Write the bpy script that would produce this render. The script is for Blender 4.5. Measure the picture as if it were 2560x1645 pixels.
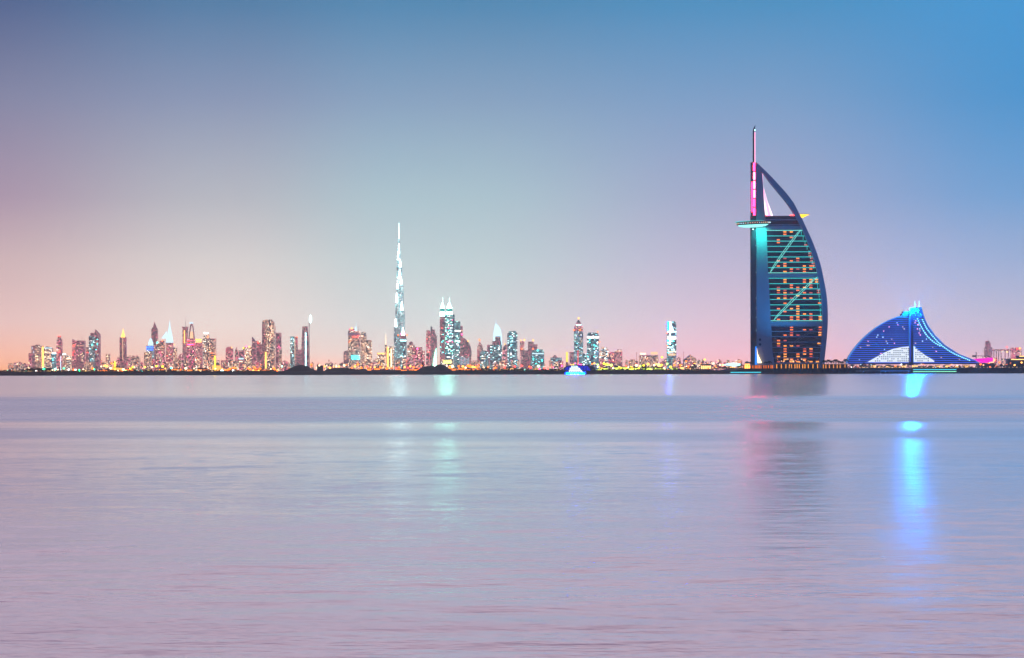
import bpy, bmesh, math, random
from mathutils import Matrix, Vector

for o in list(bpy.data.objects):
    bpy.data.objects.remove(o)
SC = bpy.context.scene
COL = SC.collection
R = random.Random(7)

# ------------------------------------------------------------------ camera
F_PX, HOR, CXP, ROLL, EYE = 6187.0, 928.5, 1280.0, 0.0023, 4.0   # focal length and horizon in photo pixels
cam_d = bpy.data.cameras.new('camera')
cam_d.sensor_width = 36.0
cam_d.lens = 36.0 * F_PX / 2560.0
cam_d.shift_y = (HOR - 822.5) / 2560.0
cam_d.clip_start, cam_d.clip_end = 0.5, 90000.0
cam = bpy.data.objects.new('camera', cam_d)
COL.objects.link(cam)
cam.matrix_world = Matrix.Translation((0, 0, EYE)) @ Matrix.Rotation(math.pi / 2, 4, 'X') @ Matrix.Rotation(-ROLL, 4, 'Z')
SC.camera = cam

# ------------------------------------------------------------------ render look
SC.render.engine = 'CYCLES'
SC.view_settings.view_transform = 'Standard'
SC.view_settings.look = 'None'
SC.view_settings.exposure = 0.0
SC.view_settings.gamma = 1.0
SC.view_settings.use_curve_mapping = False
SC.cycles.use_denoising = True
SC.cycles.max_bounces = 8
SC.cycles.diffuse_bounces = 2
SC.cycles.glossy_bounces = 3
SC.cycles.volume_bounces = 4
SC.cycles.transparent_max_bounces = 6
SC.cycles.sample_clamp_indirect = 6.0
SC.cycles.use_light_tree = True


def lin(c):
    return tuple((v / 255 / 12.92) if v / 255 <= 0.04045 else ((v / 255 + 0.055) / 1.055) ** 2.4 for v in c[:3])


def lin4(c):
    return lin(c) + (1.0,)


# ------------------------------------------------------------------ sky (dusk: bright band over the city, deep blue behind the camera)
W = bpy.data.worlds.new('World')
SC.world = W
W.use_nodes = True
nt = W.node_tree
nt.nodes.clear()


class NT:
    """tiny helper for node trees"""
    def __init__(s, nt): s.nt = nt
    def n(s, typ, **kw):
        nd = s.nt.nodes.new(typ)
        for k, v in kw.items(): setattr(nd, k, v)
        return nd
    def l(s, a, b): s.nt.links.new(a, b)
    def m(s, op, a, b=None, c=None, clamp=False):
        nd = s.n('ShaderNodeMath', operation=op, use_clamp=clamp)
        for i, v in enumerate((a, b, c)):
            if v is None: continue
            if isinstance(v, (int, float)): nd.inputs[i].default_value = v
            else: s.l(v, nd.inputs[i])
        return nd.outputs[0]
    def mr(s, v, a, b, c=0.0, d=1.0, smooth=True):
        nd = s.n('ShaderNodeMapRange', interpolation_type='SMOOTHSTEP' if smooth else 'LINEAR', clamp=True)
        s.l(v, nd.inputs['Value'])
        for k, x in zip(('From Min', 'From Max', 'To Min', 'To Max'), (a, b, c, d)): nd.inputs[k].default_value = x
        return nd.outputs['Result']
    def mix(s, f, a, b, blend='MIX'):
        nd = s.n('ShaderNodeMix', data_type='RGBA', blend_type=blend)
        for i, v in ((0, f), (6, a), (7, b)):
            if isinstance(v, (int, float)): nd.inputs[i].default_value = v
            elif isinstance(v, tuple): nd.inputs[i].default_value = v if len(v) == 4 else v + (1.0,)
            else: s.l(v, nd.inputs[i])
        return nd.outputs[2]
    def ramp(s, f, stops, interp='LINEAR'):
        nd = s.n('ShaderNodeValToRGB')
        cr = nd.color_ramp
        cr.interpolation = interp
        while len(cr.elements) < len(stops): cr.elements.new(0.5)
        for e, (p, c) in zip(cr.elements, stops):
            e.position, e.color = p, c if len(c) == 4 else tuple(c) + (1.0,)
        s.l(f, nd.inputs[0])
        return nd.outputs[0]


g = NT(nt)
tc = g.n('ShaderNodeTexCoord')
sep = g.n('ShaderNodeSeparateXYZ')
g.l(tc.outputs['Generated'], sep.inputs[0])
dx, dy, dz = sep.outputs
hor = g.m('SQRT', g.m('ADD', g.m('MULTIPLY', dx, dx), g.m('MULTIPLY', dy, dy)))
elev = g.m('ABSOLUTE', g.m('ARCTAN2', dz, hor))                       # radians
tt = g.m('SQRT', g.m('DIVIDE', elev, math.pi / 2))
azi = g.m('ARCTAN2', dx, dy)                                         # 0 = view axis, + to the right
EL = lambda y: math.sqrt(max(0.0, math.degrees(math.atan((HOR - y) / F_PX))) / 90.0)
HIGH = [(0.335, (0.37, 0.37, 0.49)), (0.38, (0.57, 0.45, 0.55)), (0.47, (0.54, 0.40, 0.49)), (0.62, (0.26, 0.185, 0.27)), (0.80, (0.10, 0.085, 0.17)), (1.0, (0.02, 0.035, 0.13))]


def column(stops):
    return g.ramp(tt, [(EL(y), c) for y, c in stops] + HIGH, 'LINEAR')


# linear radiance by photo row (horizon to frame top) for five bearings
SKY = {
    'far_left': [(928, (1.4663, 0.5756, 0.1686)), (880, (1.3588, 0.6741, 0.4577)), (800, (1.0483, 0.7042, 0.6473)), (650, (0.7165, 0.5172, 0.5312)), (500, (0.3774, 0.2698, 0.4044)), (250, (0.1655, 0.1971, 0.354)), (0, (0.002, 0.0649, 0.2257))],
    'left': [(928, (2.9202, 0.808, 0.3911)), (880, (1.262, 0.8938, 0.7487)), (800, (1.1085, 0.9571, 0.8702)), (650, (0.8215, 0.7999, 0.7621)), (500, (0.4812, 0.5265, 0.5871)), (250, (0.1956, 0.282, 0.4633)), (0, (0.0071, 0.1594, 0.355))],
    'middle': [(928, (1.7243, 0.7228, 0.4828)), (880, (1.1686, 0.9358, 0.8435)), (800, (0.851, 0.8947, 0.8752)), (650, (0.5826, 0.7737, 0.782)), (500, (0.4047, 0.6166, 0.6822)), (250, (0.1917, 0.345, 0.5365)), (0, (0.0076, 0.2066, 0.4298))],
    'right': [(928, (1.7998, 0.67, 0.5398)), (880, (1.2914, 0.716, 0.8164)), (800, (0.9506, 0.7008, 0.8278)), (650, (0.5886, 0.5535, 0.7614)), (500, (0.3532, 0.4149, 0.6428)), (250, (0.1485, 0.3295, 0.5846)), (0, (0.002, 0.2485, 0.5265))],
    'far_right': [(928, (2.1066, 0.9022, 0.6932)), (880, (0.9511, 0.6839, 0.7901)), (800, (0.6781, 0.6376, 0.7868)), (650, (0.3163, 0.4834, 0.7648)), (500, (0.0953, 0.3626, 0.713)), (250, (0.002, 0.2773, 0.6352)), (0, (0.002, 0.2917, 0.6615))],
}
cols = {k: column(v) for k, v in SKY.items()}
AZ = lambda x: math.atan((x - CXP) / F_PX)
sky = g.mix(g.mr(azi, AZ(-80), AZ(560)), cols['far_left'], cols['left'])
sky = g.mix(g.mr(azi, AZ(560), AZ(1000)), sky, cols['middle'])
sky = g.mix(g.mr(azi, AZ(1150), AZ(1850)), sky, cols['right'])
sky = g.mix(g.mr(azi, AZ(1850), AZ(2600)), sky, cols['far_right'])
# away from the afterglow the dusk sky turns deep blue
back = g.mr(g.m('ABSOLUTE', azi), math.radians(16), math.radians(58))
deep = g.ramp(tt, [(0.0, lin((62, 104, 176))), (0.35, lin((22, 96, 182))), (0.7, lin((22, 64, 144))), (1.0, lin((22, 34, 84)))])
sky = g.mix(back, sky, deep)
nishita = g.n('ShaderNodeTexSky', sky_type='NISHITA')
nishita.sun_disc = False
nishita.sun_elevation = math.radians(-2.0)
nishita.sun_rotation = math.radians(-25.0)
nish = g.mix(1.0, nishita.outputs[0], (0.05, 0.05, 0.05), 'MULTIPLY')
sky = g.mix(1.0, sky, nish, 'ADD')
bg = g.n('ShaderNodeBackground')
g.l(sky, bg.inputs[0])
SKY_STRENGTH = 1.0
bg.inputs[1].default_value = SKY_STRENGTH
wo = g.n('ShaderNodeOutputWorld')
g.l(bg.outputs[0], wo.inputs[0])

# ------------------------------------------------------------------ helpers


def tag(o, label=None, cat=None, group=None, kind=None):
    if label: o['label'] = label
    if cat: o['category'] = cat
    if group: o['group'] = group
    if kind: o['kind'] = kind
    return o


def link(name, data, parent=None, loc=(0, 0, 0), rot=(0, 0, 0), scale=(1, 1, 1), color=None):
    o = bpy.data.objects.new(name, data)
    COL.objects.link(o)
    o.parent = parent
    o.location, o.rotation_euler, o.scale = loc, rot, scale
    if color: o.color = tuple(color) + (1.0,)
    return o


def mesh(name, verts, faces, mat=None, smooth=False):
    me = bpy.data.meshes.new(name)
    me.from_pydata(verts, [], faces)
    if smooth:
        me.polygons.foreach_set('use_smooth', [True] * len(me.polygons))
    if mat: me.materials.append(mat)
    me.update()
    return me


class MB:
    """collects shapes for one mesh"""
    def __init__(s): s.v, s.f = [], []
    def add(s, v, f):
        b = len(s.v); s.v += v; s.f += [tuple(i + b for i in q) for q in f]
    def box(s, x0, x1, y0, y1, z0, z1):
        s.add([(x0, y0, z0), (x1, y0, z0), (x1, y1, z0), (x0, y1, z0), (x0, y0, z1), (x1, y0, z1), (x1, y1, z1), (x0, y1, z1)],
              [(0, 3, 2, 1), (4, 5, 6, 7), (0, 1, 5, 4), (1, 2, 6, 5), (2, 3, 7, 6), (3, 0, 4, 7)])
    def prism(s, pts, y0, y1):
        """outline in x,z extruded along y"""
        n = len(pts)
        a = sum(pts[i][0] * pts[(i + 1) % n][1] - pts[(i + 1) % n][0] * pts[i][1] for i in range(n))
        if a < 0: pts = pts[::-1]
        v = [(x, y0, z) for x, z in pts] + [(x, y1, z) for x, z in pts]
        f = [tuple(range(n)), tuple(range(2 * n - 1, n - 1, -1))] + [(i, i + n, (i + 1) % n + n, (i + 1) % n) for i in range(n)]
        s.add(v, f)
    def lathe(s, cx, cy, prof, n=16, sq=1.0):
        """prof: (radius, z) from bottom to top; sq squeezes y"""
        v, f = [], []
        for r, z in prof:
            for k in range(n):
                a = 2 * math.pi * (k + 0.5) / n
                v.append((cx + r * math.cos(a), cy + sq * r * math.sin(a), z))
        m = len(prof)
        for j in range(m - 1):
            for k in range(n):
                f.append((j * n + k, j * n + (k + 1) % n, (j + 1) * n + (k + 1) % n, (j + 1) * n + k))
        f.append(tuple(range(n))[::-1]); f.append(tuple((m - 1) * n + k for k in range(n)))
        s.add(v, f)
    def bar(s, p, q, w, h=None):
        """square bar from p to q"""
        p, q = Vector(p), Vector(q)
        d = (q - p).normalized()
        u = d.cross(Vector((0, 1, 0)))
        if u.length < 1e-3: u = d.cross(Vector((1, 0, 0)))
        u.normalize(); t = d.cross(u).normalized()
        h = h or w
        v = []
        for c in (p, q):
            for a, b in ((-1, -1), (1, -1), (1, 1), (-1, 1)):
                v.append(tuple(c + u * (a * w / 2) + t * (b * h / 2)))
        s.add(v, [(0, 1, 2, 3), (7, 6, 5, 4), (0, 4, 5, 1), (1, 5, 6, 2), (2, 6, 7, 3), (3, 7, 4, 0)])
    def build(s, name, mat, parent=None, loc=(0, 0, 0), color=None, smooth=False):
        return link(name, mesh(name, s.v, s.f, mat, smooth), parent, loc, color=color)


# ------------------------------------------------------------------ materials
MATS = {}


def principled(name, color, rough=0.6, metal=0.0, noise=0.0, scale=0.1, spec=0.5):
    if name in MATS: return MATS[name]
    m = bpy.data.materials.new(name); m.use_nodes = True
    t = NT(m.node_tree); b = m.node_tree.nodes['Principled BSDF']
    b.inputs['Base Color'].default_value = tuple(color) + (1.0,)
    b.inputs['Roughness'].default_value = rough
    b.inputs['Metallic'].default_value = metal
    b.inputs['Specular IOR Level'].default_value = spec
    if noise:
        c = t.n('ShaderNodeTexCoord'); n = t.n('ShaderNodeTexNoise')
        n.inputs['Scale'].default_value = scale; n.inputs['Detail'].default_value = 5
        t.l(c.outputs['Object'], n.inputs['Vector'])
        f = t.mr(n.outputs[0], 0.3, 0.7, 1 - noise, 1 + noise, False)
        t.l(t.mix(1.0, tuple(color), f, 'MULTIPLY'), b.inputs['Base Color'])
        mul = m.node_tree.nodes[-1]
    MATS[name] = m
    return m


def glow(name, color, strength):
    """something that gives off light"""
    if name in MATS: return MATS[name]
    m = bpy.data.materials.new(name); m.use_nodes = True
    b = m.node_tree.nodes['Principled BSDF']
    b.inputs['Base Color'].default_value = (0.05, 0.05, 0.05, 1)
    b.inputs['Roughness'].default_value = 0.5
    b.inputs['Emission Color'].default_value = lin4(color)
    b.inputs['Emission Strength'].default_value = strength
    MATS[name] = m
    return m


def facade(name, lit, palette, cw=6.0, ch=4.0, power=3.0, rough=0.35, stripe=0.35, soft=0.8):
    """far-off facade: base colour from the object, storey bands, bays and scattered lit rooms too far to tell apart"""
    m = bpy.data.materials.new(name); m.use_nodes = True
    t = NT(m.node_tree); b = m.node_tree.nodes['Principled BSDF']
    oi = t.n('ShaderNodeObjectInfo'); tc = t.n('ShaderNodeTexCoord'); sp = t.n('ShaderNodeSeparateXYZ')
    t.l(tc.outputs['Object'], sp.inputs[0])
    geo = t.n('ShaderNodeNewGeometry'); sn = t.n('ShaderNodeSeparateXYZ'); t.l(geo.outputs['Normal'], sn.inputs[0])
    side = t.m('LESS_THAN', t.m('ABSOLUTE', sn.outputs[2]), 0.5)
    u = t.m('DIVIDE', t.m('ADD', sp.outputs[0], t.m('MULTIPLY', sp.outputs[1], 0.83)), cw)
    v = t.m('DIVIDE', sp.outputs[2], ch)
    cb = t.n('ShaderNodeCombineXYZ')
    t.l(t.m('FLOOR', u), cb.inputs[0]); t.l(t.m('FLOOR', v), cb.inputs[1]); t.l(t.m('MULTIPLY', oi.outputs['Random'], 57.0), cb.inputs[2])
    wn = t.n('ShaderNodeTexWhiteNoise', noise_dimensions='3D'); t.l(cb.outputs[0], wn.inputs['Vector'])
    fu, fv = t.m('FRACT', u), t.m('FRACT', v)
    inside = t.m('MULTIPLY', t.m('LESS_THAN', t.m('ABSOLUTE', t.m('SUBTRACT', fu, 0.5)), 0.38), t.m('LESS_THAN', t.m('ABSOLUTE', t.m('SUBTRACT', fv, 0.5)), 0.33))
    # lit rooms come in loose clusters
    nz = t.n('ShaderNodeTexNoise'); nz.inputs['Scale'].default_value = 0.035; nz.inputs['Detail'].default_value = 2
    t.l(tc.outputs['Object'], nz.inputs['Vector'])
    thr = t.m('MULTIPLY', t.mr(nz.outputs[0], 0.35, 0.65, 0.25, 1.75, False), lit)
    on = t.m('MULTIPLY', t.m('MULTIPLY', t.m('LESS_THAN', wn.outputs['Value'], thr), inside), side)
    sc2 = t.n('ShaderNodeSeparateColor'); t.l(wn.outputs['Color'], sc2.inputs[0])
    ec = t.ramp(sc2.outputs[1], [(i / max(1, len(palette) - 1), lin(c)) for i, c in enumerate(palette)], 'CONSTANT')
    t.l(ec, b.inputs['Emission Color'])
    added_glow = t.m('MULTIPLY', t.m('MULTIPLY', t.m('LESS_THAN', sc2.outputs[0], 0.6), inside), t.m('MULTIPLY', side, soft))     # soft glow added across the bays to lighten the whole facade
    t.l(t.m('ADD', added_glow, t.m('MULTIPLY', on, t.m('MULTIPLY', t.m('ADD', 0.35, sc2.outputs[2]), power))), b.inputs['Emission Strength'])
    shade = t.m('SUBTRACT', 1.0, t.m('MULTIPLY', inside, stripe))
    # tall darker and lighter strips of glass and stone
    st = t.n('ShaderNodeTexWhiteNoise', noise_dimensions='1D'); t.l(t.m('FLOOR', t.m('DIVIDE', u, 3.0)), st.inputs['W'])
    shade = t.m('MULTIPLY', shade, t.mr(st.outputs['Value'], 0, 1, 0.6, 1.2, False))
    t.l(t.mix(1.0, oi.outputs['Color'], shade, 'MULTIPLY'), b.inputs['Base Color'])
    b.inputs['Roughness'].default_value = rough
    MATS[name] = m
    return m


WARM = [(255, 198, 158), (255, 222, 195), (255, 158, 120), (255, 240, 225)]
PINK = [(255, 140, 150), (255, 200, 180), (255, 90, 120), (255, 225, 200)]
COOL = [(190, 255, 245), (255, 255, 255), (120, 230, 240), (255, 240, 220)]
facade('facade_warm', 0.09, WARM, 4.6, 4, 2.6, soft=1.3)
facade('facade_pink', 0.08, PINK, 4.6, 4, 2.6, soft=1.3)
facade('facade_cool', 0.08, COOL, 4.6, 4, 2.6, soft=0.65)
facade('facade_dim', 0.02, PINK, 5, 4, 2.0, soft=0.8)
facade('facade_bright', 0.22, [(255, 208, 165), (255, 236, 212), (255, 178, 135), (255, 250, 235)], 5, 4, 2.6, soft=1.5)
facade('facade_teal', 0.12, COOL, 5.5, 4, 3.0, soft=0.65)
facade('facade_super', 0.30, COOL, 4.0, 4.0, 2.6, soft=1.0)
principled('concrete', (0.30, 0.29, 0.28), 0.8, noise=0.2, scale=0.05)
principled('dark_metal', (0.06, 0.065, 0.08), 0.4, 0.3)
principled('steel', (0.32, 0.34, 0.36), 0.35, 0.8)
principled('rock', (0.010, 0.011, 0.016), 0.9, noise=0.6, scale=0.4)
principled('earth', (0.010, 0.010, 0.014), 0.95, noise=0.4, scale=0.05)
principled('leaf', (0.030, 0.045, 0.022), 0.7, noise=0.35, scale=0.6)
principled('palm_leaf', (0.05, 0.07, 0.03), 0.6, noise=0.3, scale=0.8)
principled('bark', (0.06, 0.045, 0.035), 0.9)
principled('plaster', (0.42, 0.37, 0.31), 0.8, noise=0.15, scale=0.2)
principled('roof_tile', (0.13, 0.075, 0.06), 0.8, noise=0.2, scale=0.4)
GL = {
    'white': glow('glow_white', (255, 250, 240), 5), 'warmwhite': glow('glow_warmwhite', (255, 215, 165), 3.5),
    'orange': glow('glow_orange', (255, 105, 15), 4.5), 'amber': glow('glow_amber', (255, 172, 75), 4),
    'yellow': glow('glow_yellow', (255, 210, 40), 4), 'red': glow('glow_red', (255, 60, 50), 7),
    'pink': glow('glow_pink', (255, 70, 130), 6), 'magenta': glow('glow_magenta', (240, 0, 190), 3.0),
    'cyan': glow('glow_cyan', (60, 255, 240), 7), 'ice': glow('glow_ice', (190, 255, 255), 5),
    'blue': glow('glow_blue', (20, 90, 255), 6), 'green': glow('glow_green', (40, 255, 140), 8),
    'lime': glow('glow_lime', (190, 255, 90), 6), 'mint': glow('glow_mint', (150, 255, 210), 6),
    'softwarm': glow('glow_softwarm', (255, 200, 150), 1.5), 'softice': glow('glow_softice', (200, 240, 255), 1.7),
    'violet': glow('glow_violet', (110, 70, 255), 5),
}
GL['blaze_ice'] = glow('glow_blaze_ice', (150, 255, 225), 30); GL['blaze_pink'] = glow('glow_blaze_pink', (255, 24, 70), 26); GL['blaze_blue'] = glow('glow_blaze_blue', (0, 70, 255), 70); GL['blaze_white'] = glow('glow_blaze_white', (225, 255, 250), 12)
BOX = {}


def unit_box(mat):
    if mat.name not in BOX:
        b = MB(); b.box(-.5, .5, -.5, .5, -.5, .5)
        BOX[mat.name] = mesh('unit_' + mat.name, b.v, b.f, mat)
    return BOX[mat.name]


def pane(name, mat, parent, x0, x1, y0, y1, z0, z1):
    """a small box-shaped piece that shares its mesh"""
    return link(name, unit_box(mat), parent, ((x0 + x1) / 2, (y0 + y1) / 2, (z0 + z1) / 2), scale=(abs(x1 - x0), abs(y1 - y0), abs(z1 - z0)))


class Frame:
    """places a thing at distance d: photo pixels -> metres at that distance, upright in the world"""
    def __init__(s, cx, d):
        s.cx, s.d, s.s = cx, d, d / F_PX
        s.X = (cx - CXP) * s.s
        s.off = (cx - CXP) * ROLL
    def x(s, px): return (px - s.cx) * s.s
    def z(s, py): return EYE + (HOR - py - s.off) * s.s
    def p(s, px, py, y=0.0): return (s.x(px), y, s.z(py))


GROUND = 5.0
SHORE = 3215.0

# ------------------------------------------------------------------ water
wm = bpy.data.materials.new('water'); wm.use_nodes = True
t = NT(wm.node_tree); b = wm.node_tree.nodes['Principled BSDF']
geo = t.n('ShaderNodeNewGeometry'); sp = t.n('ShaderNodeSeparateXYZ'); t.l(geo.outputs['Position'], sp.inputs[0])


def wnoise(sx, sy, detail=3.0, rough=0.55, w=0.0):
    mp = t.n('ShaderNodeMapping'); mp.inputs['Scale'].default_value = (sx, sy, 1.0); mp.inputs['Location'].default_value = (w, w * 1.7, 0)
    t.l(geo.outputs['Position'], mp.inputs['Vector'])
    n = t.n('ShaderNodeTexNoise'); n.inputs['Scale'].default_value = 1.0; n.inputs['Detail'].default_value = detail; n.inputs['Roughness'].default_value = rough
    t.l(mp.outputs[0], n.inputs['Vector'])
    return n.outputs[0]


def slick(y0, y1, soft, skew=0.0, wob=10.0):
    """1 inside a calm streak lying across the bay between distances y0 and y1 (in metres)"""
    wv = t.m('MULTIPLY', t.m('SUBTRACT', wnoise(0.008, 0.002, 3, w=y0), 0.5), wob)
    yy = t.m('ADD', t.m('ADD', sp.outputs[1], wv), t.m('MULTIPLY', sp.outputs[0], skew))
    return t.m('MULTIPLY', t.mr(yy, y0 - soft, y0 + soft), t.mr(yy, y1 - soft, y1 + soft, 1.0, 0.0))


b.inputs['Base Color'].default_value = (0.99, 0.97, 0.98, 1)
b.inputs['Metallic'].default_value = 0.95
b.inputs['IOR'].default_value = 1.33
b.inputs['Specular IOR Level'].default_value = 0.5
# calm and ruffled belts lie across the bay; q falls with the distance from the beach
wob = t.m('ADD', t.m('SUBTRACT', wnoise(0.009, 0.007, 3, w=5.0), 0.5), t.m('MULTIPLY', t.m('SUBTRACT', wnoise(0.03, 0.05, 3, w=9.0), 0.5), 0.35))
yy = t.m('MULTIPLY', t.m('ADD', sp.outputs[1], t.m('MULTIPLY', sp.outputs[0], 0.06)), t.m('ADD', 1.0, t.m('MULTIPLY', wob, 0.24)))
q = t.m('DIVIDE', 24.748, t.m('MAXIMUM', yy, 5.0))
BELTS = ((8, .18), (26, .18), (34, .17), (44, .16), (58, .17), (76, .27), (88, .25), (102, .28), (118, .26), (130, .18), (136, .18), (152, .23), (180, .20), (230, .195), (330, .21), (440, .25), (560, .29), (720, .32))
# mean lean of the wave faces turned to the beach (the far sides stay hidden)
LEAN = ((8, .000), (26, .000), (34, .008), (56, .008), (78, .058), (90, .036), (104, .060), (118, .048), (130, .004), (136, .004), (154, .022), (185, -.006), (300, -.010), (400, .004), (500, .036), (720, .080))
rr = t.ramp(q, [(min(1.0, v / 1000.0), (r, r, r, 1)) for v, r in BELTS], 'EASE')
lean = t.ramp(q, [(min(1.0, v / 1000.0), (r * 10 + .2, r * 10 + .2, r * 10 + .2, 1)) for v, r in LEAN], 'EASE')
rough = t.m('MULTIPLY', rr, t.mr(wnoise(0.03, 0.12, 4), 0.3, 0.7, 0.85, 1.15, False))
t.l(t.m('MAXIMUM', rough, 0.05), b.inputs['Roughness'])
near = t.mr(sp.outputs[1], 20, 130, 1.0, 0.08)
h = t.m('ADD', t.m('MULTIPLY', wnoise(1.1, 2.4, 4, 0.6), 0.07), t.m('MULTIPLY', wnoise(0.2, 0.36, 5, 0.6, 3.0), 0.8))
bp = t.n('ShaderNodeBump'); bp.inputs['Distance'].default_value = 1.0
t.l(t.m('MULTIPLY', near, 0.38), bp.inputs['Strength']); t.l(h, bp.inputs['Height'])
ln = t.n('ShaderNodeCombineXYZ'); patch = t.m('MULTIPLY', t.m('ADD', t.m('SUBTRACT', wnoise(0.13, 0.15, 5, 0.65, 13.0), 0.5), t.m('MULTIPLY', t.m('SUBTRACT', wnoise(0.9, 0.9, 4, 0.6, 17.0), 0.5), 0.7)), t.mr(sp.outputs[1], 25, 200, 0.42, 0.012))
t.l(t.m('SUBTRACT', t.m('MULTIPLY', t.m('SUBTRACT', lean, 0.2), -0.1), t.m('ABSOLUTE', patch)), ln.inputs[1]); ln.inputs[2].default_value = 1.0
vn = t.n('ShaderNodeVectorMath', operation='NORMALIZE'); t.l(ln.outputs[0], vn.inputs[0])
t.l(vn.outputs[0], bp.inputs['Normal'])
t.l(bp.outputs[0], b.inputs['Normal'])
tg = t.n('ShaderNodeCombineXYZ'); tg.inputs[0].default_value = 1.0
t.l(tg.outputs[0], b.inputs['Tangent']); b.inputs['Anisotropic'].default_value = 0.88
wb = MB()
wb.add([(-16000, -600, 0), (16000, -600, 0), (16000, SHORE + 60, 0), (-16000, SHORE + 60, 0)], [(0, 1, 2, 3)])
tag(wb.build('water', wm), kind='structure')

# ------------------------------------------------------------------ land: a low bank at the waterline and the plain the city stands on
land = MB()
xs = [-16000 + 32000 * i / 1600 for i in range(1601)] if False else []
xx = -16000.0
while xx < 16000:
    xs.append(xx)
    xx += 4.0 if abs(xx) < 720 else 400.0
xs.append(16000.0)
prof = ((0, -1.5), (6, 0.6), (14, 2.6), (22, 4.2), (40, GROUND), (13000, GROUND))
rl = random.Random(3)
rows = []
for k, (dy, z) in enumerate(prof):
    row = []
    for x in xs:
        j = rl.uniform(-1, 1)
        row.append((x, SHORE + dy + (j * 2.0 if 0 < k < 4 else 0), z + (j * 0.5 if 0 < k < 4 else 0)))
    rows.append(row)
n = len(xs)
land.add([p for r in rows for p in r], [(j * n + i, j * n + i + 1, (j + 1) * n + i + 1, (j + 1) * n + i) for j in range(len(prof) - 1) for i in range(n - 1)])
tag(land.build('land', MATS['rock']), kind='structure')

# ------------------------------------------------------------------ haze over the bay
hm = bpy.data.materials.new('haze_air'); hm.use_nodes = True
hn = NT(hm.node_tree); hm.node_tree.nodes.clear()
pv = hn.n('ShaderNodeVolumePrincipled'); ho = hn.n('ShaderNodeOutputMaterial')
pv.inputs['Color'].default_value = (0.985, 0.975, 0.98, 1)
pv.inputs['Density'].default_value = 3.6e-5
pv.inputs['Anisotropy'].default_value = 0.93
hn.l(pv.outputs[0], ho.inputs['Volume'])
hb = MB(); hb.box(-17000, 17000, -900, 16800, -3.0, 920.0)
tag(hb.build('haze', hm), kind='stuff')

# ================================================================== sail-shaped hotel tower on its island
def interp(pts, y):
    """x on a polyline of (x, y) at height y"""
    pts = sorted(pts, key=lambda p: p[1])
    if y <= pts[0][1]: return pts[0][0]
    for (xa, ya), (xb, yb) in zip(pts, pts[1:]):
        if ya <= y <= yb: return xa + (xb - xa) * (y - ya) / (yb - ya)
    return pts[-1][0]


principled('membrane', (0.36, 0.38, 0.40), 0.55, noise=0.05, scale=0.05)
principled('tower_glass', (0.012, 0.020, 0.045), 0.25, spec=0.3)
principled('mast_paint', (0.030, 0.034, 0.055), 0.5)
principled('white_steel', (0.62, 0.64, 0.68), 0.4)
glow('slat_lit', (50, 225, 220), 1.0); glow('truss_lit', (130, 245, 230), 1.05)
glow('suite_orange', (255, 118, 50), 1.5); glow('suite_amber', (255, 150, 50), 1.7); glow('suite_rose', (225, 85, 75), 0.9)
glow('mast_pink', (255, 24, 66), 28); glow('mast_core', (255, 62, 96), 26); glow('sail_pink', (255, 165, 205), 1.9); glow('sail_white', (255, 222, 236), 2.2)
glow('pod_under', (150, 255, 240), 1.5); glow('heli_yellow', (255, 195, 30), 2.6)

BD = 3300.0
fr = Frame(1970, BD)
hotel = link('sail_hotel', None, loc=(fr.X, BD, 0))
tag(hotel, 'tall sail-shaped hotel tower with curved arch, mast and cyan lit floor lines', 'hotel')
IN = [(1909, 433), (1926, 457), (1946, 481), (1966, 505), (1983, 530), (1989, 543), (2000, 562), (2007.5, 577), (2016.6, 601), (2023, 616), (2028, 629), (2032, 642), (2037, 656), (2040, 669), (2042.6, 682),
      (2048, 708), (2050.5, 722), (2053.6, 748), (2055, 775), (2055.8, 801), (2055.5, 827), (2053, 854), (2050.6, 881), (2047, 913)]
OUT = [(1891.7, 406), (1909, 422.6), (1928, 441), (1949, 464), (1969.6, 487), (1986, 510), (1996, 530), (2005, 547), (2019, 577), (2031, 603), (2042.6, 634), (2053, 668), (2061, 708), (2065, 730), (2067.5, 750), (2069, 780),
       (2069, 810), (2067, 839), (2064, 869), (2061, 896), (2058.5, 915)]
LEFT = [(1906, 434), (1908, 460), (1911.5, 520), (1914, 543), (1916.6, 577), (1918.6, 629), (1920.5, 682), (1922.5, 708), (1925, 762), (1926.6, 801), (1928, 816), (1931, 881), (1936, 913)]
BASE_Y = 921
P = lambda x, y: (fr.x(x), fr.z(y))

# body between the two wings: a wedge in plan, glazed, set behind the frame
bm_ = MB(); ys = [540 + (BASE_Y - 540) * k / 24 for k in range(25)]
ring = []
for y in ys:
    zl = fr.z(y); xl, xr = fr.x(interp(LEFT, y) - 3), fr.x(interp(IN, y) + 3)
    wid = xr - xl
    ring.append([(xl, 2.0, zl), (xr, 2.0, zl), (xr - 0.2 * wid, 60.0, zl), (xl, 16.0, zl)])
v = [p for r_ in ring for p in r_]
f = [(j * 4 + (k + 1) % 4, j * 4 + k, (j + 1) * 4 + k, (j + 1) * 4 + (k + 1) % 4) for j in range(len(ys) - 1) for k in range(4)] + [(0, 1, 2, 3), tuple((len(ys) - 1) * 4 + k for k in (3, 2, 1, 0))]
bm_.add(v, f)
body = bm_.build('glazed_body', MATS['tower_glass'], hotel)

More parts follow.
